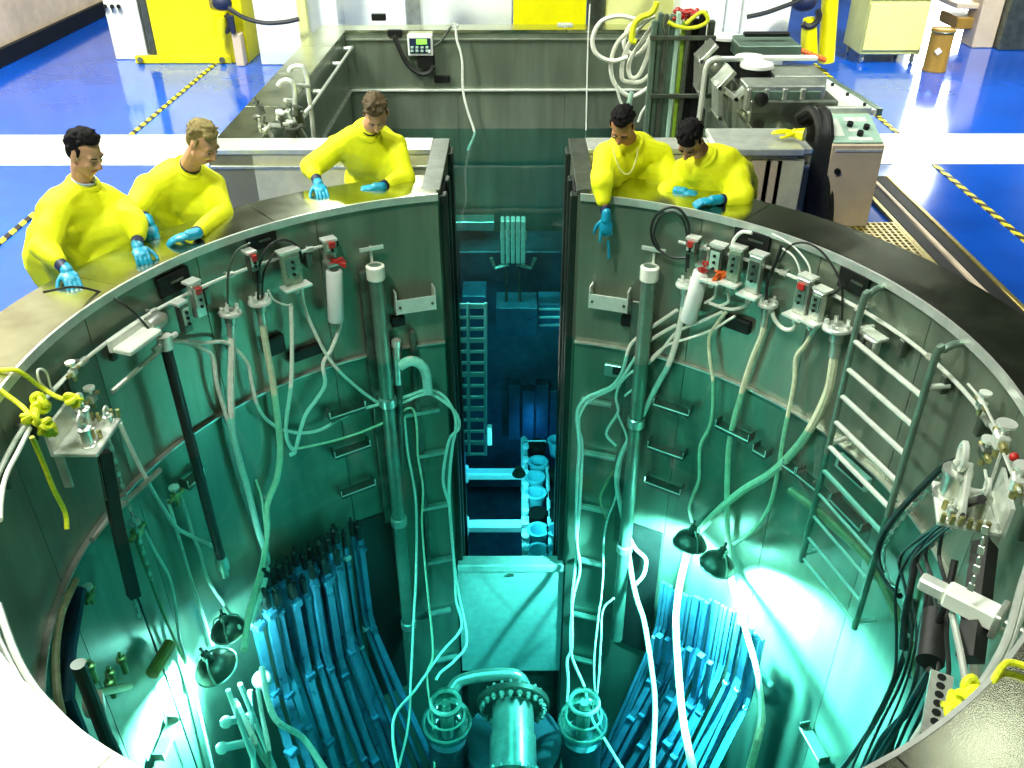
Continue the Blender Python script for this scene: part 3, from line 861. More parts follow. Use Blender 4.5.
# beaded chains
def chain(pts, lab, off=0.2, step=0.05, r=0.013):
    P3 = spline([W(x, y, off) for x, y in pts], 8)
    q = MB(); acc = 0; last = P3[0]; k = 0
    for i in range(1, len(P3)):
        a, b = P3[i - 1], P3[i]; L = (b - a).length; d = (b - a).normalized()
        while acc < L:
            c = a + d * acc
            u = d.orthogonal().normalized(); w = d.cross(u)
            ax = (d, u, w) if k % 2 else (d, w, u)
            q.box(c, (step * 0.85, r * 2, r * 0.9), ax, ch=0.003); k += 1
            acc += step
        acc -= L
    return q.build('drag_chain', 'steel', None, lab, 'chain')


chain([(100, 446), (107, 480), (116, 530), (128, 578), (140, 620)], 'linked chain hanging from the left fittings plate, left strand')
chain([(110, 442), (122, 485), (135, 524), (143, 550), (152, 580)], 'linked chain hanging from the left fittings plate, right strand')
chain([(962, 458), (940, 476), (925, 494), (908, 512), (890, 535), (884, 555), (888, 578), (900, 592)], 'linked chain following the topmost black hose at right', .22)
chain([(950, 530), (935, 542), (922, 556), (912, 576), (905, 600), (902, 620), (905, 645), (910, 680)], 'linked chain curving down from the right fittings plate', .24)
chain([(985, 530), (980, 555), (975, 575), (970, 590)], 'short linked chain at the far right above the long white box', .3)
chain([(906, 634), (918, 643), (928, 650), (934, 662)], 'short linked chain below the long white box', .24)
chain([(925, 580), (935, 600), (930, 630), (920, 640)], 'linked chain hanging left of the long white box', .2)

# pale canisters
def canister(x0, y0, x1, y1, r, lab):
    a, b = W(x0, y0, .13), W(x1, y1, .13); d = (a - b).normalized(); L = (a - b).length
    th = thing('canister', lab, 'canister', b)
    MB().lathe([(0, 0), (r * .9, 0), (r, .012), (r, L - .012), (r * .9, L), (0, L)], b, d, 22).build('body', 'white_plastic', th)
    MB().lathe([(0, L), (r * .55, L), (r * .55, L + .035), (0, L + .035)], b, d, 14).build('cap', 'dark_steel', th)
    t, n, up = wall_frame(b)
    q = MB(); q.box(a + d * 0.05 - n * 0.03, (0.12, 0.12, 0.02), (t, n, up)); q.box(a + d * 0.09 - n * 0.08, (0.10, 0.02, 0.10), (t, n, up)); q.build('holder', 'steel', th)


canister(334, 270, 336, 321, .066, 'white cylindrical canister hung on the left wall')
canister(702, 271, 688, 321, .066, 'white cylindrical canister tilted on the right wall beside the standpipe')
# orange and red wires over the canister, on the small box
for px, py, lab, c in ((337, 262, 'red wires above the left white canister', 'red_plastic'), (722, 276, 'orange wires above the right hose stubs', 'orange_wire'), (708, 268, 'red wire tuft beside the right white canister', 'red_plastic')):
    q = MB(); a = W(px, py, .14)
    for k in range(7):
        q.tube(spline([a + V((RND.uniform(-.07, .07), RND.uniform(-.02, .02), RND.uniform(-.05, .05))) for _ in range(4)], 5), .007, 6)
    q.build('wire_tuft', c, None, lab, 'wires')


# small junction boxes hung from the rail
def jbox(px, py, w, h, lab, m='clear_box', top=None, foot=True, off=.12, front=None):
    c = W(px, py, off); t, n, up = wall_frame(c)
    th = thing('junction_box', lab, 'box', c - up * h / 2)
    q = MB(); q.box(c, (w, .06, h), (t, n, up), ch=.008); q.build('case', m, th)
    q = MB(); q.box(c + n * .034 + up * h * .1, (w * .7, .008, h * .55), (t, n, up)); q.build('face', front or 'panel_green', th)
    q = MB()
    for k in range(3): q.cyl(c + n * .036 + up * h * (.25 - .2 * k), c + n * .05 + up * h * (.25 - .2 * k), .012, n=8)
    q.build('screw', 'black', th)
    q = MB(); q.box(c + up * (h / 2 + .01) - n * .02, (w * 1.15, .09, .018), (t, n, up)); q.build('hanger', 'bright_steel', th)
    if top: q = MB(); q.box(c + n * .045 + up * h * .32, (w * .5, .02, .045), (t, n, up)); q.build('tag', top, th)
    if foot:
        q = MB(); q.box(c - up * (h / 2 + .01) + n * .04, (w * 1.5, .12, .016), (t, n, up)); q.cyl(c - up * h * .5 + n * .04, c - up * (h * .5 + .07) + n * .04, .022, n=10); q.build('outlet', 'bright_steel', th)


jbox(291, 268, .15, .26, 'green junction box with brass outlets left of the left white canister', front='pool_green')
jbox(330, 247, .10, .10, 'small green box on the rail above the left white canister', top='red_plastic', foot=False)
jbox(197, 300, .09, .26, 'grey pump box with a red tag between two left fittings', 'steel', 'red_plastic', foot=False)
jbox(252, 262, .07, .14, 'dark red-tagged box behind the second left flange', 'dark_steel', 'red_plastic', foot=False)
jbox(184, 318, .08, .22, 'dark tall box under the left rail near the bracket arm', 'dark_steel', foot=False)
jbox(692, 247, .09, .12, 'red-brown small box at the start of the right rail', 'dark_steel', 'red_plastic', foot=False)
jbox(716, 262, .11, .26, 'grey relay box behind the orange wires', 'dark_steel', foot=True)
jbox(735, 265, .10, .26, 'green relay box second from the end of the row', front='pool_green')
jbox(755, 274, .11, .30, 'steel relay box at the end of the row under the dark plate', 'steel', front='dark_steel')
jbox(803, 296, .11, .28, 'red-topped clear box right of the middle flange', 'steel', 'red_plastic', front='pool_green')
jbox(818, 305, .10, .22, 'small steel box left of the ladder flange', 'steel', front='pool_green')
jbox(868, 344, .18, .13, 'open steel tray box behind the ladder top', 'steel', foot=False, front='dark_steel')

# bracket arm on the left with the long black pole
def left_arm():
    c = W(138, 341, .18); t, n, up = wall_frame(c)
    th = thing('bracket_arm', 'white bracket arm under the left rail beside the black pole', 'bracket', c)
    q = MB(); q.box(c, (.32, .14, .04), (t, n, up), ch=.01); q.box(c + up * .03 - n * .08, (.34, .03, .09), (t, n, up), ch=.006); q.build('plate', 'white_paint', th)
    MB().cyl(W(160, 350, .2), W(112, 392, .2), .018, n=8).build('strut', 'steel', th)
    q = MB(); p = W(165, 342, .2); q.cyl(p - t * .12, p + t * .12, .02, n=8); q.lathe([(0, -.05), (.05, -.05), (.05, .05), (0, .05)], p, up, 12); q.build('joint', 'bright_steel', th)
    q = MB(); p = W(156, 322, .14); q.lathe([(0, -.08), (.05, -.08), (.06, 0), (.05, .06), (.02, .1), (0, .1)], p, t, 14); q.build('motor', 'steel', th)
    th = thing('black_pole', 'long black pole hanging down the left wall from the bracket arm', 'pole', W(222, 560, .16))
    MB().tube([W(163, 336, .2), W(190, 440, .2), W(222, 562, .2)], .038, 12).build('tube', 'rubber', th)
    q = MB(); p = W(222, 562, .2); q.lathe([(0, -.16), (.03, -.16), (.03, -.08), (.05, -.07), (.05, .03), (.035, .06), (0, .06)], p, up, 12); q.build('end_fitting', 'steel', th)


left_arm()


# fittings plate, left
def fit_plate(px, py, w, d, lab, off, hooks, m='bright_steel', rise=1.0):
    c = W(px, py, off); t, n, up = wall_frame(c)
    th = thing('fittings_plate', lab, 'machine', c)
    q = MB(); q.box(c, (w, d, .03), (t, n, up), ch=.006); q.box(c - n * d / 2 + up * .08, (w, .02, .18), (t, n, up)); q.build('plate', m, th)
    for (a, b, h, r) in hooks:
        p = c + t * a * w + n * b * d
        MB().lathe([(0, 0), (r * 1.4, 0), (r * 1.4, .02), (r, .025), (r, h * .7), (r * 1.25, h * .72), (r * 1.25, h * .8), (r * .6, h * .85), (r * .6, h), (0, h)], p, up, 12).build('cylinder', 'steel', th)
        q = MB(); q.torus(p + up * (h + r * .7), n, r * 1.1, r * .3, 16, 6); q.build('lifting_ring', 'bright_steel', th)
        for k in range(3): q = MB(); q.cyl(p + t * r * 2.2 + up * (.02 + .0 * k) + n * (k - 1) * .04, p + t * r * 2.2 + up * .07 + n * (k - 1) * .04, .013, n=6); q.build('bolt', 'brass', th)
    for a in (-.46, .46):
        q = MB(); p = c + t * a * w; q.box(p - up * .12 - n * d * .4, (.02, .05, .24), (t, n, up)); q.build('gusset', 'steel', th)
    return th


fit_plate(88, 437, .36, .26, 'left fittings plate with two ringed cylinders tied by yellow rope', .28, ((-.28, .2, .17, .032), (.2, -.1, .19, .034), (.36, .3, .08, .025)))
p0 = W(112, 446, .25)
MB().tube([W(100, 452, .2), W(108, 500, .2)], .016, 8).build('hanger_rod', 'steel', None, 'steel rod below the left fittings plate', 'rod')
fit_plate(966, 508, .34, .30, 'right fittings plate with a large motor', .30, ((-.2, .25, .22, .06), (.3, -.1, .2, .035), (.38, .3, .1, .02)))
q = MB(); c = W(962, 490, .34); t, n, up = wall_frame(c); q.box(c, (.2, .03, .28), (t * .8 + up * .6, n, up * .8 - t * .6), ch=.008)
q.build('guard_sheet', 'bright_steel', None, 'bent steel sheet standing on the right fittings plate', 'plate')
# thin lines and little clutter above the right plate
for i, (pts, lab) in enumerate((([(968, 384), (982, 400), (998, 432), (1004, 445)], 'thin bright rod coming down to the right valve block'),
                                ([(1000, 445), (1010, 470), (1020, 492)], 'thin bright rod below the right valve block'),
                                ([(1002, 450), (990, 485), (978, 520)], 'thin rod leaning across the right fittings plate'),
                                ([(985, 470), (990, 500), (998, 525)], 'thin wire beside the leaning rod'))):
    MB().tube([W(x, y, .2) for x, y in pts], .008, 6).build('rod', 'bright_steel', None, lab, 'rod')


def valve(px, py, s, lab, m='steel', off=.2):
    c = W(px, py, off); t, n, up = wall_frame(c)
    th = thing('valve_block', lab, 'valve', c)
    q = MB(); q.box(c, (.09 * s, .07 * s, .08 * s), (t, n, up), ch=.01); q.build('body', m, th)
    q = MB(); q.cyl(c - t * .1 * s, c + t * .1 * s, .022 * s, n=10); q.cyl(c, c - up * .1 * s, .02 * s, n=10); q.build('port', 'brass', th)
    q = MB(); q.cyl(c + up * .04 * s, c + up * .09 * s, .012 * s, n=8); q.lathe([(0, 0), (.05 * s, 0), (.05 * s, .015), (0, .015)], c + up * .09 * s, up, 12); q.build('handle', 'bright_steel', th)


valve(1001, 440, 1.0, 'bright valve block on the right rail above the fittings plate', 'bright_steel')
valve(982, 404, .7, 'small valve on the thin rod at right', 'steel', .1)
valve(1018, 482, .9, 'bright valve at the right edge of the frame', 'bright_steel')
valve(985, 452, .8, 'dark valve left of the bright valve block', 'dark_steel')
valve(176, 496, .8, 'brass valve low on the left wall joined to two thin hoses', 'brass', .12)
valve(137, 532, .9, 'brass valve at the end of the left chain', 'brass', .12)
valve(90, 595, .7, 'small brass valve in the dark on the left wall', 'brass', .1)
valve(73, 372, .6, 'pale valve at the end of the left rail', 'bright_steel')
valve(92, 398, .7, 'valve behind the yellow rope knot', 'steel')
q = MB(); q.blob(W(1014, 457, .22), .022); q.build('red_knob', 'red_plastic', None, 'small round red knob at the right edge of the frame', 'lamp')  # round red knob; it gives no light

# long white box at the right
def long_box():
    a, b = Z(944, 592, -.42), Z(1004, 622, -.42); c = (a + b) / 2; t = (b - a).normalized(); up = V((0, 0, 1)); n = up.cross(t)
    th = thing('white_gearbox', 'long white box on an arm at the lower right', 'machine', c)
    L = (b - a).length
    q = MB(); q.box(c, (L * .95, .10, .10), (t, n, up), ch=.012); q.build('case', 'white_paint', th)
    q = MB(); q.box(a - t * .05, (.12, .07, .07), (t, n, up), ch=.01); q.box(c - up * .07 + n * .02, (L * 1.1, .03, .03), (t, n, up)); q.build('rail', 'bright_steel', th)
    q = MB(); q.cyl(b + t * .0, b + t * .09, .02, n=10); q.box(b - t * .02, (.03, .14, .14), (t, n, up), ch=.01); q.build('end_plate', 'steel', th)
    return th


long_box()
MB().tube([Z(952, 614, -.5), Z(960, 650, -.5), Z(968, 694, -.5)], .016, 8).build('strut', 'lip_steel', None, 'white strut dropping from the long white box to the rim', 'strut')
MB().tube([Z(937, 700, -.5), Z(925, 722, -.5), Z(912, 742, -.5)], .012, 8).build('strut', 'lip_steel', None, 'white strut beside the punched metal strip at lower right', 'strut')
th = thing('punched_strip', 'punched metal strip of round holes beside the near right rim', 'strip', Z(936, 740, -.5))
a, b = Z(942, 674, -.45), Z(932, 738, -.45); t = (b - a).normalized(); q = MB(); q.box((a + b) / 2, ((b - a).length, .09, .015), (t, t.cross(V((0, 0, 1))).normalized(), V((0, 0, 1)))); q.build('strip', 'steel', th)
for k in range(7):
    p = a + (b - a) * (.08 + .14 * k) + V((0, 0, .008)); q = MB(); q.cyl(p, p + V((0, 0, .004)), .018, n=10); q.build('hole', 'black', th)
# gold rig low on the left
def left_rig():
    c = W(100, 690, .3); t, n, up = wall_frame(c)
    th = thing('clamp_rig', 'dark clamp rig with brass studs low on the left wall', 'machine', c)
    MB().tube([W(78, 664, .3), W(92, 700, .3), W(105, 735, .3), W(125, 775, .3)], .035, 10).build('arm', 'gate_steel', th)
    MB().tube([W(95, 694, .26), W(130, 686, .26)], .022, 8).build('cross_bar', 'brass', th)
    for x, y in ((92, 672), (112, 678), (123, 664), (111, 688)):
        p = W(x, y, .24); q = MB(); q.lathe([(0, -.08), (.02, -.08), (.02, .03), (.03, .03), (.03, .06), (.012, .065), (.012, .1), (0, .1)], p, up, 10); q.build('stud', 'brass', th)
    q = MB(); p = W(94, 704, .28); q.box(p, (.12, .1, .1), (t, n, up), ch=.02); q.build('clamp', 'steel', th)


left_rig()
MB().tube(spline([W(76, 580, .12), W(62, 612, .12), (W(56, 650, .12)), W(57, 690, .12), W(62, 715, .12)], 5), .022, 8).build('curved_pipe', 'hose_olive', None, 'curved olive pipe on the dark left wall', 'pipe')
MB().tube([W(78, 590, .06), W(68, 650, .06), W(66, 700, .06), W(80, 735, .06)], .05, 10).build('dark_pipe', 'navy', None, 'dark blue pipe beside the curved olive pipe', 'pipe')
MB().tube([W(152, 674, .12), W(170, 644, .12)], .05, 10).build('copper_tube', 'fiberboard', None, 'brown copper-coloured tube left of the left lamp', 'tube')
MB().tube([W(92, 540, .1), W(110, 516, .1), W(160, 470, .1)], .02, 8).build('brace_bar', 'steel', None, 'steel brace bar crossing behind the left chains', 'bar')

# yellow ropes
def rope(P3, r, lab, knots=()):
    th = thing('yellow_rope', lab, 'rope', P3[0])
    MB().tube(spline(P3, 6), r, 8).build('cord', 'yellow_rope', th)
    for k in knots:
        q = MB()
        for i in range(4):
            q.torus(V(k) + V((RND.uniform(-.02, .02), RND.uniform(-.02, .02), RND.uniform(-.02, .02))), (RND.uniform(-1, 1), RND.uniform(-1, 1), RND.uniform(-1, 1)), .028, r * 1.15, 14, 6)
        q.build('knot', 'yellow_rope', th)


rope([Z(-20, 362, .02), Z(0, 370, .02), Z(18, 371, .015), W(42, 388, .1), W(60, 398, .2), W(76, 400, .28)], .014, 'yellow rope from the left rim to the ring cylinder', [W(75, 401, .28)])
rope([W(0, 390, .02), W(20, 405, .12), W(30, 415, .2), W(36, 424, .24), W(52, 430, .28)], .014, 'yellow rope with a fat knot left of the fittings plate', [W(40, 404, .22), W(48, 428, .26), W(44, 426, .26), W(32, 418, .22)])
rope([W(32, 437, .2), W(42, 460, .2), W(54, 490, .2), W(65, 512, .2), W(67, 529, .2)], .014, 'loose yellow rope end hanging down the dark left wall')
rope([Z(1040, 672, .03), Z(1018, 664, .03), Z(1005, 664, .03), Z(994, 680, .0), Z(984, 700, -.06), Z(970, 706, -.1)], .013, 'yellow rope tied to the tube rail at lower right', [Z(962, 703, -.1), Z(969, 697, -.1), Z(975, 690, -.08), Z(955, 711, -.1)])
hose([(30, 428, .2), (18, 452, .2), (6, 476, .2), (1, 500, .2), (0, 520, .2)], .012, WH, 'white cord falling from the yellow knot at the left edge', 'cord', 'cord')
hose([(52, 393, .1), (40, 382, .1), (38, 370, .1), (46, 372, .1), (53, 390, .1), (66, 378, .1)], .007, CB, 'thin white wire loop near the left valve', 'cable', 'cable')

# ------------------------------------------------------------------ underwater lamps
def lamp(px, py, r, lab, tilt, off=.35):
    c = W(px, py, off); t, n, up = wall_frame(c)
    ax = (up * 1.0 + t * tilt[0] + n * tilt[1]).normalized()
    th = thing('underwater_lamp', lab, 'lamp', c)
    MB().lathe([(r * .05, r * .62), (r * .35, r * .6), (r * .7, r * .45), (r * .92, r * .2), (r, 0), (r * .95, -.01), (r * .85, .16 * r), (r * .3, .5 * r), (0, .5 * r)], c, ax, 24).build('reflector', 'dark_steel', th)
    q = MB(); q.lathe([(0, r * .6), (r * .22, r * .6), (r * .26, r * .9), (r * .2, r * 1.2), (r * .08, r * 1.25), (r * .08, r * 1.6), (0, r * 1.6)], c, ax, 14); q.build('socket', 'dark_steel', th)
    q = MB(); q.lathe([(0, .02), (r * .4, .02), (r * .4, -.02), (0, -.02)], c, ax, 16); q.build('lens', 'lens_glow', th)
    q = MB()
    u = ax.orthogonal().normalized(); w = ax.cross(u)
    for k in range(3):
        a = 2 * PI * k / 3; q.tube(spline([c + (u * math.cos(a) + w * math.sin(a)) * r, c + ax * r * .7 + (u * math.cos(a) + w * math.sin(a)) * r * .7, c + ax * r * 1.1], 4), r * .05, 6)
    q.build('cage', 'steel', th)
    q = MB(); q.torus(c - ax * .01, ax, r * 1.0, r * .06, 24, 6); q.build('rim', 'steel', th)
    return c, ax


for px, py, r, lab, tl, pw, aim in ((690, 543, .15, 'dark bowl of the upper right underwater lamp', (0, -.15), 1300, (668, 600)),
                                    (717, 565, .16, 'dark bowl of the lower right underwater lamp, by the thick hose', (.1, -.2), 4200, (815, 715)),
                                    (216, 667, .17, 'dark bowl of the nearer left underwater lamp', (-.2, -.2), 3000, (165, 715)),
                                    (228, 630, .14, 'dark bowl of the farther left underwater lamp', (0, -.1), 260, (300, 720))):
    c, ax = lamp(px, py, r, lab, tl)
    t, n, up = wall_frame(c)
    spot('underwater_lamp_light', c - ax * .10, W(aim[0], aim[1], 0), pw, 125)
    point('underwater_lamp_spill', c - ax * .2, 16)
# bright float and small clutter by the left lamp
q = MB(); q.blob(W(262, 680, .45), .085); q.build('float', 'white_plastic', None, 'white ball float beside the left rods', 'float')
for x0, y0, x1, y1, lab in ((226, 722, 252, 716, 'upper white clamp under the left lamp'), (222, 748, 250, 742, 'lower white clamp under the left lamp')):
    q = MB(); a, b = W(x0, y0, .5), W(x1, y1, .5); q.tube([a, b], .035, 8); q.blob(a, .05, n=10, m=8); q.build('pipe_clamp', 'white_plastic', None, lab, 'clamp')
q = MB(); c = W(752, 662, .1); q.torus(c, wall_frame(c)[1], .09, .018, 18, 6); c2 = W(765, 678, .1); q.box(c2, (.2, .05, .05), wall_frame(c2), ch=.01); q.build('hook_ring', 'white_plastic', None, 'white hook ring on the bright right wall', 'hook')


# ------------------------------------------------------------------ long rods in the two underwater racks
def lerp(a, b, t): return (a[0] + (b[0] - a[0]) * t, a[1] + (b[1] - a[1]) * t)


def rod(top, kinkz, bot, off, r, lab, group, blocks, knob=True):
    a = W(*top, off); b = V((a.x, a.y, W(*kinkz, off).z)); c = W(*bot, off + .55)
    e = c + (c - b) * .3
    th = thing('storage_rod', lab, 'rod', b, group)
    MB().tube([a, b + (a - b) * .12, b + (c - b) * .08, c, e], r, 4).build('bar', 'rod_blue', th, smooth=False)
    t, n, up = wall_frame(a)
    if knob:
        q = MB(); q.box(a + up * .05, (r * 1.5, r * 1.5, .12), (t, n, up), ch=.01); q.lathe([(0, .1), (r * .9, .1), (r * .9, .16), (r * .4, .18), (r * .4, .22), (0, .22)], a, up, 10); q.build('knob', 'rubber', th)
    for f in blocks:
        p = b + (c - b) * f if f >= 0 else b + (a - b) * -f
        d = (c - b).normalized() if f >= 0 else up
        q = MB(); q.box(p + n * r * .3, (r * 2.1, r * 2.1, r * 1.6), (t, n, up), ch=.008); q.build('end_block', 'tray_white' if r < .031 else 'rod_blue', th)


GL, GR = 'blue rods in the left rack', 'blue rods in the right rack'
J = lambda s: RND.uniform(-s, s)


def jit(p, sx, sy): return (p[0] + J(sx), p[1] + J(sy))


for i in range(13):
    t = i / 12
    rod(jit(lerp((266, 588), (360, 533), t), 1.5, 6), jit(lerp((284, 655), (370, 632), t), 1, 16), jit(lerp((318, 775), (424, 752), t), 3, 4), .14 + J(.03), RND.choice([.03, .04, .046]), 'long square blue-steel rod standing in the back row of the left underwater rack', GL, [0.02] if i % 2 else [.03, -.9])
for i in range(8):
    t = i / 7
    rod(jit(lerp((256, 622), (338, 570), t), 2, 8), jit(lerp((276, 690), (346, 662), t), 2, 14), jit(lerp((300, 785), (398, 780), t), 3, 6), .30 + J(.03), RND.choice([.036, .048]), 'long square blue-steel rod standing in the front row of the left underwater rack', GL, [.03, RND.uniform(.3, .8), -.93])
for i in range(19):
    t = i / 18
    rod(jit(lerp((663, 583), (735, 612), t), .8, 3), jit(lerp((654, 640), (723, 668), t), 1, 12), jit(lerp((594, 775), (672, 775), t), 2, 3), .16 + J(.03), RND.choice([.018, .024, .03]), 'slim blue-steel rod in the back row of the right underwater rack', GR, [.03] if i % 4 == 0 else [], False)
for i in range(7):
    t = i / 6
    rod(jit(lerp((740, 620), (762, 640), t), 1, 3), jit(lerp((728, 680), (746, 700), t), 1, 10), jit(lerp((676, 785), (706, 790), t), 2, 3), .22 + J(.03), .025, 'slim blue-steel rod in the short right-hand group of the right underwater rack', GR, [.03] if i % 3 == 0 else [], False)
for i in range(6):
    t = i / 5
    rod(jit(lerp((658, 634), (712, 664), t), 2, 6), jit(lerp((648, 672), (700, 700), t), 2, 10), jit(lerp((602, 775), (655, 790), t), 3, 4), .34, RND.choice([.034, .044]), 'wide blue-steel rod in the front row of the right underwater rack', GR, [.04, RND.uniform(.35, .7)], False)

# ------------------------------------------------------------------ bottom centre: globes, flanged pipe, elbow
def globe(px, py, lab):
    c = Z(px, py, -5.0); th = thing('glass_globe', lab, 'globe', c - V((0, 0, .3)))
    prof = []
    for k in range(13):
        a = -PI / 2 + PI * .86 * k / 12
        prof.append((.25 * math.cos(a), .22 * math.sin(a)))
    prof += [(.11, .22), (.12, .26), (.14, .30), (.14, .36), (.09, .40), (.02, .41)]
    MB().lathe(prof, c, (0, 0, 1), 24).build('bulb', 'globe_glass', th)
    MB().lathe([(0, -.2), (.06, -.2), (.07, .05), (.05, .12), (.04, .3), (0, .3)], c, (0, 0, 1), 14).build('inner_lamp', 'steel', th)
    q = MB(); q.torus(c + V((0, 0, .0)), (0, 0, 1), .235, .014, 28, 6); q.torus(c + V((0, 0, .30)), (0, 0, 1), .14, .02, 24, 6); q.torus(c + V((0, 0, .12)), (0, 0, 1), .18, .012, 24, 6); q.build('ring', 'bright_steel', th)
    point('globe_fill', c + V((0, 0, .16)), 165, (.8, 1, .97), .04)  # light added inside the globe to brighten the sill panel
    MB().lathe([(.20, -3.0), (.20, -.22), (.12, -.2), (0, -.2)], c, (0, 0, 1), 20).build('pedestal', 'deep_steel', th)


globe(447, 722, 'clear glass globe on a dark pedestal at bottom left of centre')
globe(583, 722, 'clear glass globe on a dark pedestal at bottom right of centre')
c = Z(513, 704, -5.0)
d = V((0, -1, -.12)).normalized()
th = thing('flanged_pipe', 'large flanged steel pipe at the bottom centre of the pool', 'pipe', c)
MB().tube([c - d * .1, c + d * .35, c + d * .36, c + d * .42, c + d * .43, c + d * 2.0], [.21, .21, .225, .225, .225, .235], 28).build('pipe', 'steel', th)
for s in (0, .85):
    cc = c + d * s
    u = d.orthogonal().normalized(); w = d.cross(u)
    MB().lathe([(.2, -.03), (.36, -.03), (.37, -.02), (.37, .03), (.36, .04), (.2, .04)], cc, d, 40).build('flange', 'dark_steel', th)
    for k in range(22):
        a = 2 * PI * k / 22; p = cc + (u * math.cos(a) + w * math.sin(a)) * .315
        q = MB(); q.cyl(p - d * .08, p + d * .1, .016, n=6); q.cyl(p + d * .04, p + d * .075, .027, n=6); q.build('flange_bolt', 'steel', th)
MB().lathe([(.0, -2.8), (.5, -2.8), (.5, -.45), (0, -.45)], c - V((0, .1, 0)), (0, 0, 1), 30).build('vessel', 'deep_steel', th)
MB().tube(spline([Z(452, 690, -4.75), Z(460, 681, -4.72), Z(480, 676, -4.7), Z(508, 674, -4.7), Z(520, 678, -4.75), Z(526, 690, -4.9)], 6), .062, 14).build('elbow_pipe', 'steel', None, 'short horizontal elbow pipe between the left globe and the flanged pipe', 'pipe')

# ------------------------------------------------------------------ things deep in the back pool, seen through the slot
th = thing('rack_ladder', 'pale narrow ladder rack standing in the back pool', 'rack', Y(472, 455, 5.2))
for x0, x1 in ((458, 461), (468, 469), (485.5, 485.5)):
    MB().tube([Y(x0, 303, 5.2), Y(x1, 455, 5.2)], .022, 8).build('rail', 'tray_white', th)
for k in range(14):
    y = 306 + (454 - 306) * k / 13
    q = MB(); q.box((Y(458 + 2.5 * k / 13, y, 5.2) + Y(486, y, 5.2)) / 2, (.36, .03, .035 if k % 3 else .06)); q.build('rung', 'tray_white', th)
for y, lab in ((474, 'far white horizontal beam left of the cup rack in the back pool'), (526, 'near white horizontal beam left of the cup rack in the back pool')):
    a, b = Z(466, y, -5.6), Z(524, y, -5.6); th = thing('beam', lab, 'beam', a)
    q = MB(); q.box((a + b) / 2, ((b - a).length, .16, .12), ch=.02); q.build('bar', 'tray_white', th)
    for p in (a, b):
        for k in (-1, 1):
            q = MB(); q.lathe([(0, -.08), (.04, -.08), (.04, .08), (.02, .1), (0, .1)], p + V((0, k * .08, .0)), (0, 0, 1), 10); q.build('clamp', 'tray_white', th)
th = thing('cup_rack', 'white frame rack that holds the round cups in the back pool', 'rack', Z(545, 565, -5.6))
for x0, y0, x1, y1, w in ((524, 438, 526, 566, .10), (547, 462, 551, 566, .05), (524, 442, 546, 442, .07)):
    a, b = Z(x0, y0, -5.55), Z(x1, y1, -5.55); MB().tube([a, b], w / 2, 4).build('frame_bar', 'tray_white', th)
for k in range(9):
    p = Z(525.5, 448 + 13 * k, -5.5); q = MB(); q.lathe([(0, 0), (.05, 0), (.05, .06), (0, .06)], p, (0, 0, 1), 8); q.build('rivet', 'tray_white', th)
for i, (px, py) in enumerate(((538, 463), (535, 478), (536, 494), (557, 442), (538, 531), (557, 531), (538, 552), (557, 552))):
    c = Z(px, py, -5.5)
    lab = ['third cup from the far end of the rack column nearest the white rail', 'second cup of the stacked trio in the near rail column', 'lowest cup of the upper trio beside the white rail', 'lone cup at the far right corner of the rack', 'left cup of the row just behind the nearest row', 'right cup of the row just behind the nearest row', 'left cup of the nearest row by the sill', 'right cup of the nearest row by the sill'][i]
    if i == 0: lab = 'farthest cup of the upper trio beside the white rail'
    MB().lathe([(0, -.24), (.10, -.24), (.13, .0), (.15, .01), (.15, .035), (.115, .035), (.10, -.0), (.085, -.2), (0, -.2)], c, (0, 0, 1), 20).build('sample_cup', 'cup_plastic', None, lab, 'cup', 'round cups in the white rack')
for i, (px, py) in enumerate(((557, 472), (556, 496), (537, 513), (556, 514), (537, 444))):  # black plugs stand for the dark holes of the rack
    c = Z(px, py, -5.55)
    MB().lathe([(0, -.2), (.12, -.2), (.14, 0), (.13, .02), (0, .02)], c, (0, 0, 1), 16).build('sample_cup', 'black', None, 'dark hole in the white rack, drawn as a black plug, ' + ['second in the right column', 'third in the right column', 'in the gap of the left column', 'fourth in the right column, beside the left gap', 'behind the far crossbar'][i], 'cup', 'dark holes in the white rack')


def box_px(y, x0, y0, x1, y1, depth, name, m, parent=None, ch=.01, **k):
    a, b = Y(x0, y0, y), Y(x1, y1, y)
    q = MB(); q.box(((a.x + b.x) / 2, y + depth / 2, (a.z + b.z) / 2), (abs(b.x - a.x), depth, abs(a.z - b.z)), ch=ch)
    return q.build(name, m, parent, **k)


th = thing('lift_head', 'bright ribbed lifting head hanging in the back pool', 'machine', Y(513, 300, 7.0))
for k in range(5): box_px(7.0, 500.5 + 5.2 * k, 221, 504.5 + 5.2 * k, 264, .18, 'rib', 'bright_steel', th)
box_px(7.1, 500, 236, 527, 241, .2, 'band', 'steel', th)
for s in (-1, 1):
    MB().tube([Y(513 + s * 4, 264, 7.1), Y(513 + s * 18, 268, 7.1), Y(513 + s * 22, 258, 7.1)], .03, 6).build('claw', 'steel', th)
    MB().tube([Y(513 + s * 6, 264, 7.1), Y(513 + s * 7, 310, 7.1)], .025, 6).build('rod', 'dark_steel', th)
box_px(6.9, 496, 308, 537, 336, .5, 'blue_crate', 'rod_blue', None, label='blue-lit crate under the lifting head in the back pool', cat='crate')
th = thing('grid_crate', 'blue-lit gridded crate right of the lifting head', 'crate', Y(553, 330, 7.2))
box_px(7.2, 539, 304, 569, 330, .4, 'case', 'rod_blue', th)
for k in range(3): box_px(7.17, 539, 309 + 8 * k, 569, 310.5 + 8 * k, .03, 'slat', 'tray_white', th, ch=0)
box_px(7.6, 462, 296, 486, 304, .5, 'shelf_box', 'rod_blue', None, label='blue-lit box above the ladder rack in the back pool', cat='box')
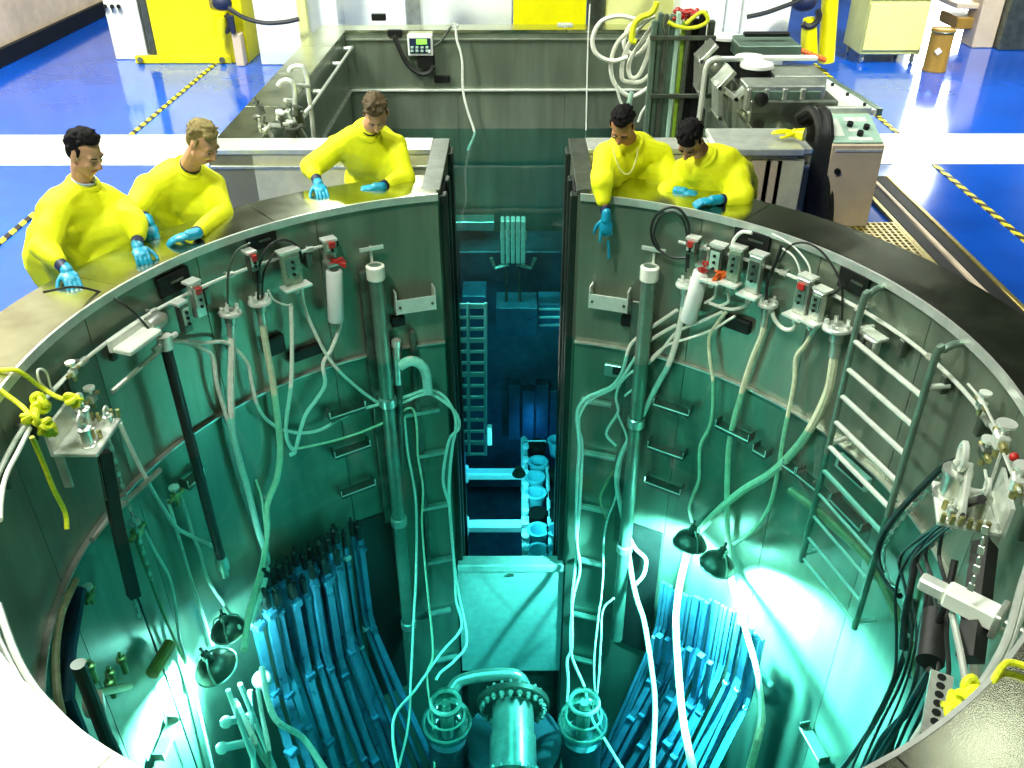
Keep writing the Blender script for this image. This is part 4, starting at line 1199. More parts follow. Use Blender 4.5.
box_px(8.6, 446, 222, 494, 231, .3, 'beam', 'steel', None, label='grey-green beam on the far wall of the back pool', cat='beam')
for i, (x0, x1) in enumerate(((-2.2, -.85), (-.8, .85), (.9, 2.2))):  # dark blocks put in where the far wall lies in shade
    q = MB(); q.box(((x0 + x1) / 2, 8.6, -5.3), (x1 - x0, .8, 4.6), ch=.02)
    q.build('wall_shade_block', 'deep_steel', None, ('left', 'middle', 'right')[i] + ' dark block added for the shade on the far wall of the back pool', 'block')
th = thing('tube_bank', 'bank of dark blue boxes on the back pool floor', 'box', Y(535, 420, 8.0))
for k in range(4): box_px(8.0, 508 + 14 * k, 385 + 6 * (k % 2), 520 + 14 * k, 440, .3, 'tube', 'deep_steel', th)
box_px(6.0, 487, 428, 492, 446, .1, 'pale_tag', 'hose_white', None, label='small pale tag hanging beside the ladder rack', cat='tag')
# added lamps that give the back pool a blue and white glow
for x, y, z, pw in ((.1, 4.7, -4.5, 60), (.35, 7.3, -6.2, 26), (-.9, 6.0, -4.8, 14), (1.5, 5.3, -4.0, 16)):
    th = thing('added_deep_lamp', {.1: 'added small white lamp over the cup rack in the back pool', .35: 'added small lamp over the dark boxes deep in the back pool', -.9: 'added small lamp behind the ladder rack deep in the back pool', 1.5: 'added small lamp behind the right slot wall deep in the back pool'}[x], 'lamp', (x, y, z))
    MB().lathe([(0, .1), (.04, .1), (.09, .0), (.085, -.01), (.03, .05), (0, .05)], (x, y, z), (0, 0, 1), 14).build('shade', 'dark_steel', th)
    if x == .1: spot('added_deep_light', (x, y, z - .06), (0.2, 5.6, -5.6), 170, 125, (.8, .97, 1.0))
    else: point('added_deep_light', (x, y, z - .06), pw, (.15, .38, 1.0), .05)

# ------------------------------------------------------------------ back pool rim: handrail, ladder, valves, control box
th = thing('hand_rail', 'thin rail with standoffs along the back pool left wall', 'rail', (-2.28, 4.6, -.2))
MB().tube([(-2.26, 4.6, -.2), (-2.26, 9.0, -.2)], .02, 8).build('rail', 'bright_steel', th)
for y in (5.2, 6.6, 8.0, 8.9):
    MB().cyl((-2.26, y, -.2), (-2.37, y, -.2), .03, n=8).build('standoff', 'bright_steel', th)
th = thing('pool_ladder', 'hooped tube ladder at the near end of the back pool left wall', 'ladder', Y(298, 135, 4.9))
for pts in ([(289, 72), (291, 68), (298, 66), (304, 68), (307, 78), (309, 96), (312, 118), (314, 140)], [(278, 86), (281, 82), (287, 80), (293, 83), (295, 92), (295, 110), (296, 135)]):
    MB().tube(spline([Y(x, y, 4.9 - (0.25 if pts[0][0] < 280 else 0)) for x, y in pts], 5), .024, 8).build('rail', 'bright_steel', th)
for x0, y0, x1, y1 in ((294, 85, 309, 86), (285, 100, 296, 101), (296, 121, 311, 107)):
    MB().cyl(Y(x0, y0, 4.7), Y(x1, y1, 4.85), .02, n=8).build('rung', 'bright_steel', th)
th = thing('valve_manifold', 'cluster of shiny valves on the back pool left wall beside the ladder', 'machine', (-2.2, 4.5, 0))
for k in range(16):
    p = Y(RND.uniform(256, 300), RND.uniform(102, 132), RND.uniform(4.4, 4.8))
    q = MB(); h = RND.uniform(.05, .14); r = RND.uniform(.02, .045)
    q.lathe([(0, -h), (r, -h), (r, 0), (r * 1.5, .01), (r * 1.5, .03), (r * .5, .035), (r * .5, h * .6), (0, h * .6)], p, (RND.uniform(-.5, .5), RND.uniform(-.3, .3), 1), 10)
    q.build('valve', RND.choice(['bright_steel', 'steel', 'dark_steel', 'dark_steel']), th)
MB().tube([Y(258, 125, 4.5), Y(300, 128, 4.6)], .03, 8).build('manifold_pipe', 'steel', th)

th = thing('control_box', 'white control box with a green screen on the back pool far wall', 'control box', Y(420, 56, 9.0))
box_px(8.98, 407, 35, 433, 56, .12, 'case', 'white_plastic', th)
box_px(8.965, 409, 38.5, 431, 53.5, .02, 'keypad', 'navy', th, ch=.003)
box_px(8.955, 416, 39.5, 427, 44.5, .02, 'screen', 'screen_green', th, ch=.003)
for i in range(4):
    for j in range(2): box_px(8.955, 410.5 + 5 * i, 46.3 + 3.6 * j, 413.5 + 5 * i, 48.5 + 3.6 * j, .015, 'key', 'panel_green', th, ch=.002)
box_px(8.955, 427.5, 50, 430.5, 53, .02, 'key', 'white_plastic', th, ch=.002)
box_px(9.0, 417, 57, 434, 68, .1, 'transformer', 'black', None, label='black box hanging below the white control box', cat='box')
for x0, y0, x1, y1, lab in ((387, 30, 402, 37, 'black plate left of the white control box'), (371, 14, 386, 21, 'black plate high at the left of the far wall'), (434, 76, 450, 83, 'black plate low at the right of the control box')):
    box_px(9.06, x0, y0, x1, y1, .06, 'cover_plate', 'black', wpb)


def ycable(pts, y, r, m, lab, cat='cable', name='cable', n=8):
    return MB().tube(spline([Y(p[0], p[1], p[2] if len(p) > 2 else y) for p in pts], 5), r, n).build(name, m, None, lab, cat)


ycable([(394, 36), (400, 50), (405, 60), (412, 69), (422, 74), (430, 72), (434, 66)], 9.0, .035, 'rubber', 'thick black cable looping under the white control box')
ycable([(434, 46), (440, 42), (446, 34), (452, 26), (456, 25)], 9.02, .018, 'dark_steel', 'grey cable from the control box up to the wall hook')
ycable([(455, 23), (457, 40), (462, 60), (463, 90), (468, 112), (474, 130), (474, 136), (468, 150)], 8.98, .018, CB, 'pale hose hanging from the hook down the far wall', 'hose', 'hose')
ycable([(590, 4, 9.0), (589, 20, 9.0), (588, 40, 9.02), (587, 80, 9.02), (586, 130, 9.02)], 9.02, .010, CB, 'thin white line hanging down the far wall at right', 'line', 'line')
for px, py, lab in ((455, 26, 'pale wall hook that carries the hanging hose'), (565, 25, 'pale bar hook on the far wall at right')):
    q = MB(); p = Y(px, py, 9.05); q.box(p, (.22 if px > 500 else .1, .1, .05), ch=.012); q.cyl(p - V((0, .08, 0)), p + V((0, .05, 0)), .03, n=8); q.build('wall_hook', 'bright_steel', wpb)

# ------------------------------------------------------------------ right side of the back pool: rod rack, coiled hoses, cart
yr = 6.3
th = thing('tool_rack', 'tall upright rack of green and black poles in the back pool right corner', 'rack', Y(682, 150, yr))
for i, (x, w, m) in enumerate(((655, 5, 'pool_green'), (661, 5, 'pool_green'), (667, 4, 'dark_steel'), (673, 5, 'pool_green'), (679, 4, 'panel_green'), (684, 3.5, 'lime'), (689, 4, 'dark_steel'), (696, 7, 'black'), (704, 7, 'black'), (712, 6, 'dark_steel'))):
    a = Y(x, 15 + RND.uniform(-4, 7), yr + .06 * (i % 2)); q = MB(); q.box((a.x, a.y, (a.z - 3.0) / 2), (w * .0118, .09, a.z + 3.0), ch=.008); q.build('pole', m, th)
for py in (38, 96):
    a, b = Y(650, py, yr - .07), Y(716, py, yr - .07); q = MB(); q.box((a + b) / 2 + V((0, 0, 0)), ((b - a).length, .03, .05), ch=.006); q.build('cross_bar', 'dark_steel', th)
q = MB()
for k in range(14):
    p = Y(RND.uniform(672, 698), RND.uniform(9, 19), yr + RND.uniform(0, .3)); q.blob(p, (RND.uniform(.03, .07), .05, .035), n=8, m=6)
q.build('red_cloth', 'red_plastic', None, 'red lumpy cloth heap on top of the pole rack', 'cloth')
ycable([(668, 22), (676, 26), (688, 28), (700, 26), (708, 20), (703, 12), (694, 17), (686, 24)], yr - .05, .022, 'yellow_rope', 'yellow line winding over the top of the pole rack', 'rope', 'rope')
ycable([(657, 2), (655, 8), (650, 14), (640, 18), (634, 26), (632, 40), (636, 42)], yr + .2, .035, 'yellow_rope', 'yellow strap tied at the top of the coiled hoses', 'strap', 'strap')
coil = [([(655, 16), (640, 20), (620, 16), (602, 21), (593, 36), (594, 50), (602, 58), (614, 61), (628, 57)], 'widest white hose loop hanging left of the pole rack'),
        ([(654, 14), (636, 26), (618, 42), (611, 62), (613, 80), (622, 92), (634, 96), (648, 88)], 'white hose loop hanging lowest beside the pole rack'),
        ([(652, 16), (636, 32), (624, 56), (622, 78), (630, 82), (642, 81), (652, 72)], 'middle white hose loop beside the pole rack'),
        ([(655, 22), (644, 38), (630, 60), (630, 76), (638, 76), (646, 60), (652, 40)], 'inner white hose loop beside the pole rack'),
        ([(650, 20), (630, 26), (624, 46), (636, 55), (648, 42), (652, 28)], 'small white hose loop at the top of the coil')]
for k, (pts, lab) in enumerate(coil):
    ycable(pts, yr + .3 + .06 * k, .026, WH, lab, 'hose', 'hose')
ycable([(616, 84), (620, 100), (626, 112)], 6.6, .016, CB, 'thin white rod tip hanging below the coiled hoses, left', 'rod', 'rod')
ycable([(648, 104), (642, 112), (638, 122)], 6.6, .016, CB, 'thin white rod tip hanging below the coiled hoses, right', 'rod', 'rod')
ycable([(632, 92), (629, 104), (627, 118)], 6.5, .03, 'panel_green', 'green-grey hose end hanging below the coiled hoses', 'hose', 'hose')


def flatbar(q, pts, y, w, t):
    P3 = [Y(x, yy, y) for x, yy in pts]
    for a, b in zip(P3, P3[1:]):
        d = (b - a).normalized(); n = V((0, 1, 0)); u = d.cross(n).normalized()
        q.box((a + b) / 2, ((b - a).length + t, w, t), (d, n, u), ch=.006)
    return q


th = thing('handling_cart', 'stainless handling cart with pocketed front panel beside the back pool', 'machine', Y(770, 130, 5.0))
flatbar(MB(), [(730, 70), (717, 84), (717, 114), (728, 134)], 5.2, .35, .05).build('near_frame', 'steel', th)
flatbar(MB(), [(717, 84), (735, 98), (747, 86), (772, 86)], 5.15, .12, .05).build('near_frame', 'bright_steel', th)
flatbar(MB(), [(713, 44), (699, 58), (698, 88), (706, 106)], 6.0, .35, .05).build('far_frame', 'steel', th)
flatbar(MB(), [(735, 98), (735, 132)], 5.2, .2, .10).build('post', 'steel', th)
fp = box_px(5.0, 747, 86, 822, 111, .35, 'pocket_panel', 'steel', th)
for k in range(4):
    x = 750 + 18 * k; box_px(4.985, x, 91, x + 15, 106, .05, 'pocket', 'pool_green', fp)
    box_px(4.97, x - 2.2, 89, x - .2, 108, .05, 'pocket_rib', 'steel', fp)
q = MB(); p = Y(761, 99, 4.97); q.lathe([(0, 0), (.07, 0), (.07, .03), (.04, .05), (0, .05)], p, (0, -1, 0), 16); q.build('dial', 'black', fp)
bl = box_px(5.4, 775, 76, 825, 92, .5, 'top_block', 'steel', th)
box_px(5.385, 799, 85, 806, 90, .03, 'port', 'black', bl)
box_px(5.1, 770, 112, 824, 121, .3, 'gap_panel', 'black', th)
cb = box_px(4.98, 746, 111, 769, 118, .12, 'comb', 'dark_steel', th)
for k in range(5): box_px(4.96, 748 + 4.4 * k, 111.5, 750 + 4.4 * k, 117.5, .03, 'comb_tooth', 'bright_steel', cb)
box_px(4.95, 745, 119, 772, 132, .4, 'drawer', 'pink_beige', th)
box_px(6.3, 740, 46, 800, 60, .6, 'deck', 'pool_green', th)
box_px(5.8, 738, 57, 818, 61, .1, 'edge_bar', 'white_paint', th)
box_px(6.5, 745, 33, 790, 37, .1, 'edge_bar', 'black', th)
MB().tube(spline([Y(699, 120, 5.6), Y(703, 90, 5.6), Y(706, 68, 5.6), Y(712, 60, 5.6), Y(725, 59, 5.6), Y(742, 59, 5.7)], 5), .03, 10).build('rail', 'bright_steel', th)
q = MB(); q.blob(Y(716, 66, 5.7), .11); q.build('drum', 'steel', th)
q = MB(); q.box((2.9, 5.6, -.42), (.9, 1.3, 1.1), ch=.02); q.build('body', 'dark_steel', th)
for s in ((2.55, 5.05), (3.25, 5.05), (2.9, 6.15)):
    q = MB(); q.box((s[0] + .1, s[1], -.985), (.12, .12, .03)); q.build('foot', 'black', th)
for px, py, y, r, h, lab in ((757, 64, 5.6, .17, .34, 'black drum with a round white lid, nearest on the cart'), (750, 57, 5.9, .16, .30, 'black drum with a white lid half hidden behind the nearest drum'), (726, 36, 6.9, .17, .36, 'black drum with a round white lid beside the pole rack')):
    p = Y(px, py, y); th = thing('lidded_drum', lab, 'drum', p - V((0, 0, h)))
    MB().lathe([(0, -h), (r * .92, -h), (r * .92, -.05), (r, -.04), (r, -.02), (0, -.02)], p, (0, 0, 1), 24).build('drum', 'black', th)
    MB().lathe([(r * 1.04, -.03), (r * 1.04, 0), (r * .98, .012), (0, .014)], p, (0, 0, 1), 28).build('lid', 'white_plastic', th)
th = thing('side_table', 'white topped side table with studs behind the control console', 'table', Y(850, 110, 5.2))
a, b = Y(823, 110, 4.95), Y(874, 110, 4.95); zt = a.z
q = MB(); q.prism([(a.x, 4.95), (b.x + .03, 4.95), (b.x - .1, 6.2), (a.x - .25, 6.5)], zt - .05, zt); q.build('top', 'white_paint', th)
q = MB(); q.prism([(b.x + .03, 4.95), (b.x + .09, 4.95), (b.x - .04, 6.2), (b.x - .1, 6.2)], zt - .06, zt + .012); q.build('edge', 'pool_green', th)
for x, y in ((b.x - .05, 5.1), (b.x - .1, 5.5), (b.x - .14, 5.9), (a.x + .2, 6.2)):
    MB().cyl((x, y, zt), (x, y, zt + .03), .018, n=8).build('stud', 'black', th)
for x, y in ((a.x + .1, 5.1), (b.x - .1, 5.1), (b.x - .2, 6.05)):
    MB().cyl((x, y, FZ), (x, y, zt - .04), .03, n=8).build('leg', 'steel', th)
th = thing('counter', 'stainless counter with a pale top behind the right-hand men', 'counter', Y(775, 210, 3.55))
box_px(3.52, 718, 149, 804, 156, .62, 'top', 'lip_steel', th)
a, b = Y(750, 156, 3.6), Y(798, 156, 3.6)
q = MB(); q.box(((a.x + b.x) / 2, 3.85, (a.z + FZ) / 2), (b.x - a.x, .5, a.z - FZ), ch=.01); q.build('cabinet', 'pale_steel', th)
for x0, x1, m in ((752, 764, 'pink_beige'), (766, 775, 'pink_beige'), (778, 796, 'pale_steel')):
    box_px(3.585, x0, 160, x1, 212, .03, 'door', m, th)
th = thing('control_console', 'beige control console with a sloping knob panel', 'console', (3.39, 4.5, FZ))
q = MB(); q.add([(3.14, 4.3, FZ), (3.64, 4.3, FZ), (3.64, 4.3, -.13), (3.14, 4.3, -.13), (3.14, 4.85, FZ), (3.64, 4.85, FZ), (3.64, 4.85, .03), (3.14, 4.85, .03)],
                [(0, 1, 2, 3), (5, 4, 7, 6), (4, 0, 3, 7), (1, 5, 6, 2), (3, 2, 6, 7), (4, 5, 1, 0)]); q.build('cabinet', 'pink_beige', th)
sl = V((0, .55, .16)).normalized(); nn = V((1, 0, 0)).cross(sl)
pc = V((3.39, 4.57, -.05)); ax = (V((1, 0, 0)), sl, nn)
pn = MB().box(pc + nn * .008, (.48, .5, .02), ax, ch=.004).build('panel', 'panel_green', th)
for x, y in ((-.02, .03), (.04, -.13), (.13, -.02)):
    MB().cyl(pc + V((x, 0, 0)) + sl * y + nn * .015, pc + V((x, 0, 0)) + sl * y + nn * .06, .03, n=12).build('knob', 'black', pn)
for x, y, w, h in ((-.16, .0, .10, .3), (.02, .14, .14, .07), (.12, .14, .10, .08), (.0, -.05, .10, .05), (.08, -.2, .14, .05), (-.03, -.19, .1, .05)):
    MB().box(pc + V((x, 0, 0)) + sl * y + nn * .02, (w, h, .006), ax).build('name_plate', 'white_paint', pn)
q = MB(); q.box((3.39, 4.87, .05), (.54, .06, .08), ch=.01); q.build('rear_lip', 'lip_steel', th)
MB().lathe([(0, 0), (.03, 0), (.03, .03), (0, .03)], Y(837, 171, 4.3), (0, -1, 0), 14).build('lock', 'black', th)
box_px(4.29, 836, 150, 883, 152, .02, 'seam', 'lip_steel', th, ch=0)
for k in range(9):
    x = 805 + 3.6 * k
    ycable([(798 + 2 * k, 120 + RND.uniform(-3, 3), 4.75), (812 + 2 * k, 113 + RND.uniform(-3, 4), 4.6), (820 + 1.5 * k, 132, 4.4), (812 + 2.4 * k, 170, 4.35), (808 + 3 * k, 205, 4.3), (806 + 3.4 * k + RND.uniform(-3, 3), 226, 4.3)], 4.5, .045 if k < 7 else .02, 'rubber',
           'black hose in the bundle hanging between the counter and the control console', 'hose', 'hose')['group'] = 'black hoses beside the console'

# floor tracks and grating by the console
th = thing('floor_track', 'pair of dark floor rails beside the parapet at right', 'track', (4.15, 3.5, FZ))
for x, w, m in ((3.98, .05, 'gold'), (4.08, .13, 'black'), (4.19, .05, 'pink_beige'), (4.29, .13, 'black'), (4.39, .05, 'gold')):
    q = MB(); q.box((x, 3.6, FZ + .02), (w, 4.4, .04 if m != 'black' else .03), ch=.005); q.build('rail', m, th)
th = thing('floor_grating', 'yellowish perforated floor grating at the foot of the console', 'grating', (3.6, 3.6, FZ))
q = MB()
for k in range(13): q.box((3.22 + .06 * k, 3.85, FZ + .025), (.022, 1.1, .03))
for k in range(16): q.box((3.58, 3.33 + .07 * k, FZ + .025), (.76, .022, .028))
q.build('bars', 'gold', th, kind='stuff'); q = MB(); q.box((3.58, 3.85, FZ + .004), (.8, 1.14, .008)); q.build('pan', 'black', th)

# ------------------------------------------------------------------ hall background
def stand(y, x0, y0, x1, d, name, m, lab, cat, parent=None):
    a, b = Y(x0, y0, y), Y(x1, y0, y)
    q = MB(); q.box(((a.x + b.x) / 2, y + d / 2, (a.z + FZ) / 2), (b.x - a.x, d, a.z - FZ), ch=.015)
    return q.build(name, m, parent, None if parent else lab, None if parent else cat)


th = thing('yellow_machine', 'big yellow machine cabinet at the end of the left tape line', 'machine', Y(182, 63, 11.55))
stand(11.55, 133, -60, 231, 1.2, 'body', 'yellow_paint', '', '', th)
stand(11.7, 126, -60, 133, 1.0, 'side_column', 'dark_steel', '', '', th)
stand(11.5, 134, 56, 231, .1, 'skirt', 'yellow_paint', '', '', th)
for px in (140, 222): MB().cyl(Y(px, 60, 11.5), Y(px, 60, 11.45), .05, n=8).build('bolt', 'dark_steel', th)
box_px(11.5, 203, -30, 231, 8, .05, 'dark_panel', 'gold', th)
th = thing('hose_reel', 'dark reel with a curved yellow guard beside the yellow machine', 'reel', Y(222, 35, 11.2))
MB().torus(Y(220, 22, 11.3), (0, 1, 0), .16, .05, 20, 8, 0, PI).build('guard', 'rubber', th)
q = MB(); q.blob(Y(222, 3, 11.3), (.16, .12, .12)); q.build('hub', 'navy', th)
MB().tube([Y(220, 16, 11.3), Y(220, 38, 11.3)], .11, 12).build('yellow_guard', 'yellow_paint', th)
box_px(11.25, 228, 16, 235, 34, .1, 'strap', 'navy', th)
stand(11.3, 231, 34, 240, .2, 'reel_post', 'pink_beige', '', '', th)
th = thing('wall_cabinet', 'white cabinet with three black knobs left of the yellow machine', 'cabinet', Y(105, 55, 11.8))
stand(11.8, 88, -60, 123, .8, 'body', 'white_paint', '', '', th)
for px in (105, 112, 118.5):
    MB().cyl(Y(px, 6.5, 11.8), Y(px, 6.5, 11.72), .035, n=10).build('knob', 'black', th)
    box_px(11.78, px - .7, 8, px + .7, 13, .02, 'stem', 'dark_steel', th, ch=0)
stand(11.4, 243, -60, 330, 1.5, 'white_cabinet', 'white_paint', 'large white cabinet behind the back pool left wall', 'cabinet')
stand(11.1, 288, -60, 298, .15, 'wall_post', 'cream_paint', 'narrow cream post in front of the white cabinet', 'post')
ycable([(228, 8), (245, 18), (265, 23), (285, 22), (299, 19)], 10.9, .035, 'rubber', 'black hose sagging from the reel to the cream post', 'hose', 'hose')
stand(10.9, 402, -40, 418, .4, 'grey_post', 'steel', 'grey post behind the far wall of the back pool', 'post')
stand(12.0, 335, -60, 512, 1.0, 'white_tank', 'white_paint', 'white tank behind the far wall of the back pool', 'tank')
stand(11.0, 513, -30, 588, .4, 'yellow_beam', 'yellow_paint', 'yellow beam behind the far wall of the back pool', 'beam')
stand(11.2, 590, -30, 608, .4, 'dark_post', 'dark_steel', 'dark post behind the far wall near the coiled hoses', 'post')
stand(11.0, 609, -30, 680, .6, 'cream_bench', 'cream_paint', 'cream bench behind the far wall of the back pool', 'bench')
stand(10.4, 684, -40, 731, .8, 'white_enclosure', 'white_paint', 'white enclosure behind the pole rack', 'cabinet')
stand(10.5, 732, -40, 748, .7, 'white_door', 'white_plastic', 'narrow white door panel right of the white enclosure', 'panel')
stand(11.2, 749, -40, 799, .8, 'cream_screen', 'hose_white', 'cream screen left of the yellow bollard', 'panel')
ycable([(747, 17), (765, 13), (785, 6), (800, 0), (812, -8)], 10.3, .035, 'rubber', 'black hose rising across the cream screen', 'hose', 'hose')
th = thing('yellow_bollard', 'yellow bollard with a horn-shaped guard left of the cream cabinet', 'bollard', Y(820, 60, 10.9))
MB().tube([Y(826, 62, 10.9), Y(832, -30, 10.9)], .13, 14).build('post', 'yellow_paint', th)
MB().tube([Y(809, 58, 10.8), Y(809, 30, 10.8), Y(809, 18, 10.8)], [.14, .12, .09], 14).build('horn', 'yellow_paint', th)
MB().torus(Y(810, 17, 10.7), (0, 1, 0), .14, .05, 18, 8, 0, PI).build('strap', 'rubber', th)
q = MB(); q.blob(Y(804, 2, 10.8), (.2, .14, .14)); q.build('motor', 'navy', th)
q = MB()
for k in range(9): q.blob(Y(800 + 3 * k, 50 + 1.2 * k, 10.4), .045, n=8, m=6)
q.build('bead_chain', 'orange_wire', None, 'string of orange beads in front of the yellow bollard', 'beads')
th = thing('cream_cabinet', 'pale yellow cabinet on castors in front of the right wall', 'cabinet', Y(890, 62, 11.4))
a, b = Y(858, 62, 11.4), Y(918, 62, 11.4)
q = MB(); q.box(((a.x + b.x) / 2, 11.85, .1), (b.x - a.x, .9, 1.9), ch=.02); q.build('body', 'cream_paint', th)
for z0, z1 in ((-.80, -.02), (.0, .62), (.64, 1.0)):
    q = MB(); q.box(((a.x + b.x) / 2, 11.385, (z0 + z1) / 2), (b.x - a.x - .04, .03, z1 - z0 - .05), ch=.012); q.build('drawer', 'cream_paint', th)
for x, y in ((a.x + .08, 11.5), (b.x - .08, 11.5), (a.x + .08, 12.2), (b.x - .08, 12.2)):
    q = MB(); q.cyl((x - .02, y, FZ + .06), (x + .02, y, FZ + .06), .06, n=12); q.box((x, y, FZ + .1), (.05, .05, .1)); q.build('castor', 'steel', th)
p = Y(934, 69, 10.95)
th = thing('fibre_drum', 'brown fibre drum with a white diamond label', 'drum', (p.x, p.y, FZ))
MB().lathe([(0, 0), (.185, 0), (.19, .02), (.185, .04), (.18, .06), (.18, .60), (.19, .61), (.19, .66), (.17, .665), (.17, .65), (0, .65)], (p.x, p.y, FZ), (0, 0, 1), 24).build('body', 'fiberboard', th)
MB().torus((p.x, p.y, FZ + .62), (0, 0, 1), .188, .012, 24, 6).build('hoop', 'dark_steel', th)
d = (CAM_POS - V((p.x, p.y, 0))); d.z = 0; d.normalize(); sx = d.cross(V((0, 0, 1)))
q = MB(); q.box(V((p.x, p.y, FZ + .34)) + d * .186, (.085, .012, .085), ((sx + V((0, 0, 1))).normalized(), d, (V((0, 0, 1)) - sx).normalized())); q.build('diamond_label', 'white_paint', th)
stand(12.3, 921, -60, 931, .15, 'white_post', 'hose_white', 'white post behind the brown drum', 'post')
th = thing('workbench', 'beige workbench leg and top at the top right corner', 'bench', Y(1000, 45, 12.6))
stand(12.6, 995, -40, 1017, .5, 'leg', 'pink_beige', '', '', th)
a = Y(968, 3, 12.8); q = MB(); q.box((a.x + 1.0, 13.2, a.z - .05), (2.4, .9, .10), ch=.02); q.build('top', 'pink_beige', th)
q = MB(); q.box((a.x + 1.0, 13.2, a.z - .35), (2.2, .8, .2), ch=.02); q.build('lower_shelf', 'fiberboard', th)
stand(12.4, 1018, -20, 1060, .8, 'dark_trolley', 'dark_steel', 'dark trolley at the right edge beside the beige bench leg', 'trolley')

# ------------------------------------------------------------------ people
def remesh(mb, voxel, name, material, parent, smooth_it=3, fold=0.0, seed=0):
    me = bpy.data.meshes.new('tmp'); me.from_pydata(mb.v, [], mb.f); me.update()
    o = bpy.data.objects.new('tmp', me); COL.objects.link(o)
    md = o.modifiers.new('r', 'REMESH'); md.mode = 'VOXEL'; md.voxel_size = voxel
    sm = o.modifiers.new('s', 'SMOOTH'); sm.factor = 0.5; sm.iterations = smooth_it
    dg = bpy.context.evaluated_depsgraph_get()
    me2 = bpy.data.meshes.new_from_object(o.evaluated_get(dg))
    bpy.data.objects.remove(o); bpy.data.meshes.remove(me)
    n = len(me2.vertices)
    co = np.empty(n * 3); me2.vertices.foreach_get('co', co); co = co.reshape(-1, 3)
    if fold:
        no = np.empty(n * 3); me2.vertices.foreach_get('normal', no); no = no.reshape(-1, 3)
        rs = np.random.RandomState(seed); d = np.zeros(n)
        for k in range(9):
            w = rs.normal(size=3); w /= np.linalg.norm(w); fr = rs.uniform(14, 42)
            d += np.sin((co @ w) * fr + rs.uniform(0, 6) + 1.5 * np.sin(co @ rs.normal(size=3) * 6)) / (1 + fr / 20)
        co = co + no * (d * fold)[:, None]
    org = ORG.get(parent.name, V((0, 0, 0)))
    co = co - np.array(org)
    me2.vertices.foreach_set('co', co.ravel()); me2.materials.clear(); me2.materials.append(MATS[material])
    me2.shade_smooth(); me2.update(); me2.name = name
    ob = bpy.data.objects.new(name, me2); COL.objects.link(ob); ob.parent = parent; ORG[ob.name] = org
    return ob


def hand(parent, wrist, fwd, down, side, curl=0.5, name='glove', m='glove', s=1.0, point=None):
    """five-fingered gloved hand. side=+1: thumb toward +x of (fwd, down) frame"""
    wrist = V(wrist); f = V(fwd).normalized(); dn = (V(down) - f * V(down).dot(f)).normalized(); r = f.cross(dn) * side
    q = MB()
    q.capsule(wrist - f * .03 * s, wrist + f * .015 * s, .031 * s, .033 * s)
    q.blob(wrist + f * .055 * s, (.055 * s, .044 * s, .02 * s), (f, r, dn), 14, 10)
    q.blob(wrist + f * .04 * s + r * .025 * s + dn * .008 * s, (.035 * s, .018 * s, .018 * s), (f, r, dn), 12, 8)
    for i, (o, L) in enumerate(((.030, .072), (.010, .082), (-.011, .076), (-.031, .058))):
        a = wrist + f * .088 * s + r * o * s; ang = 0.15
        d = (f + r * o * 2.2).normalized()
        cc = curl
        if point is not None: cc = .12 if i == point else 1.0
        seg = [L * .45, L * .32, L * .25]; rad = [.0112, .0102, .0092, .008]
        for k in range(3):
            ang += cc * (.55 if k == 0 else .75)
            e = a + (d * math.cos(ang) + dn * math.sin(ang)) * seg[k] * s
            q.capsule(a, e, rad[k] * s, rad[k + 1] * s); a = e
    a = wrist + f * .03 * s + r * .034 * s; ang = .75
    for k, L in enumerate((.036, .032, .024)):
        e = a + ((f * math.cos(ang) + r * math.sin(ang)) * .94 + dn * (.25 + .2 * curl)).normalized() * L * s
        q.capsule(a, e, (.0135 - .0015 * k) * s, (.012 - .0015 * k) * s); a = e; ang -= .3
    return remesh(q, .0045, name, m, parent, 2)


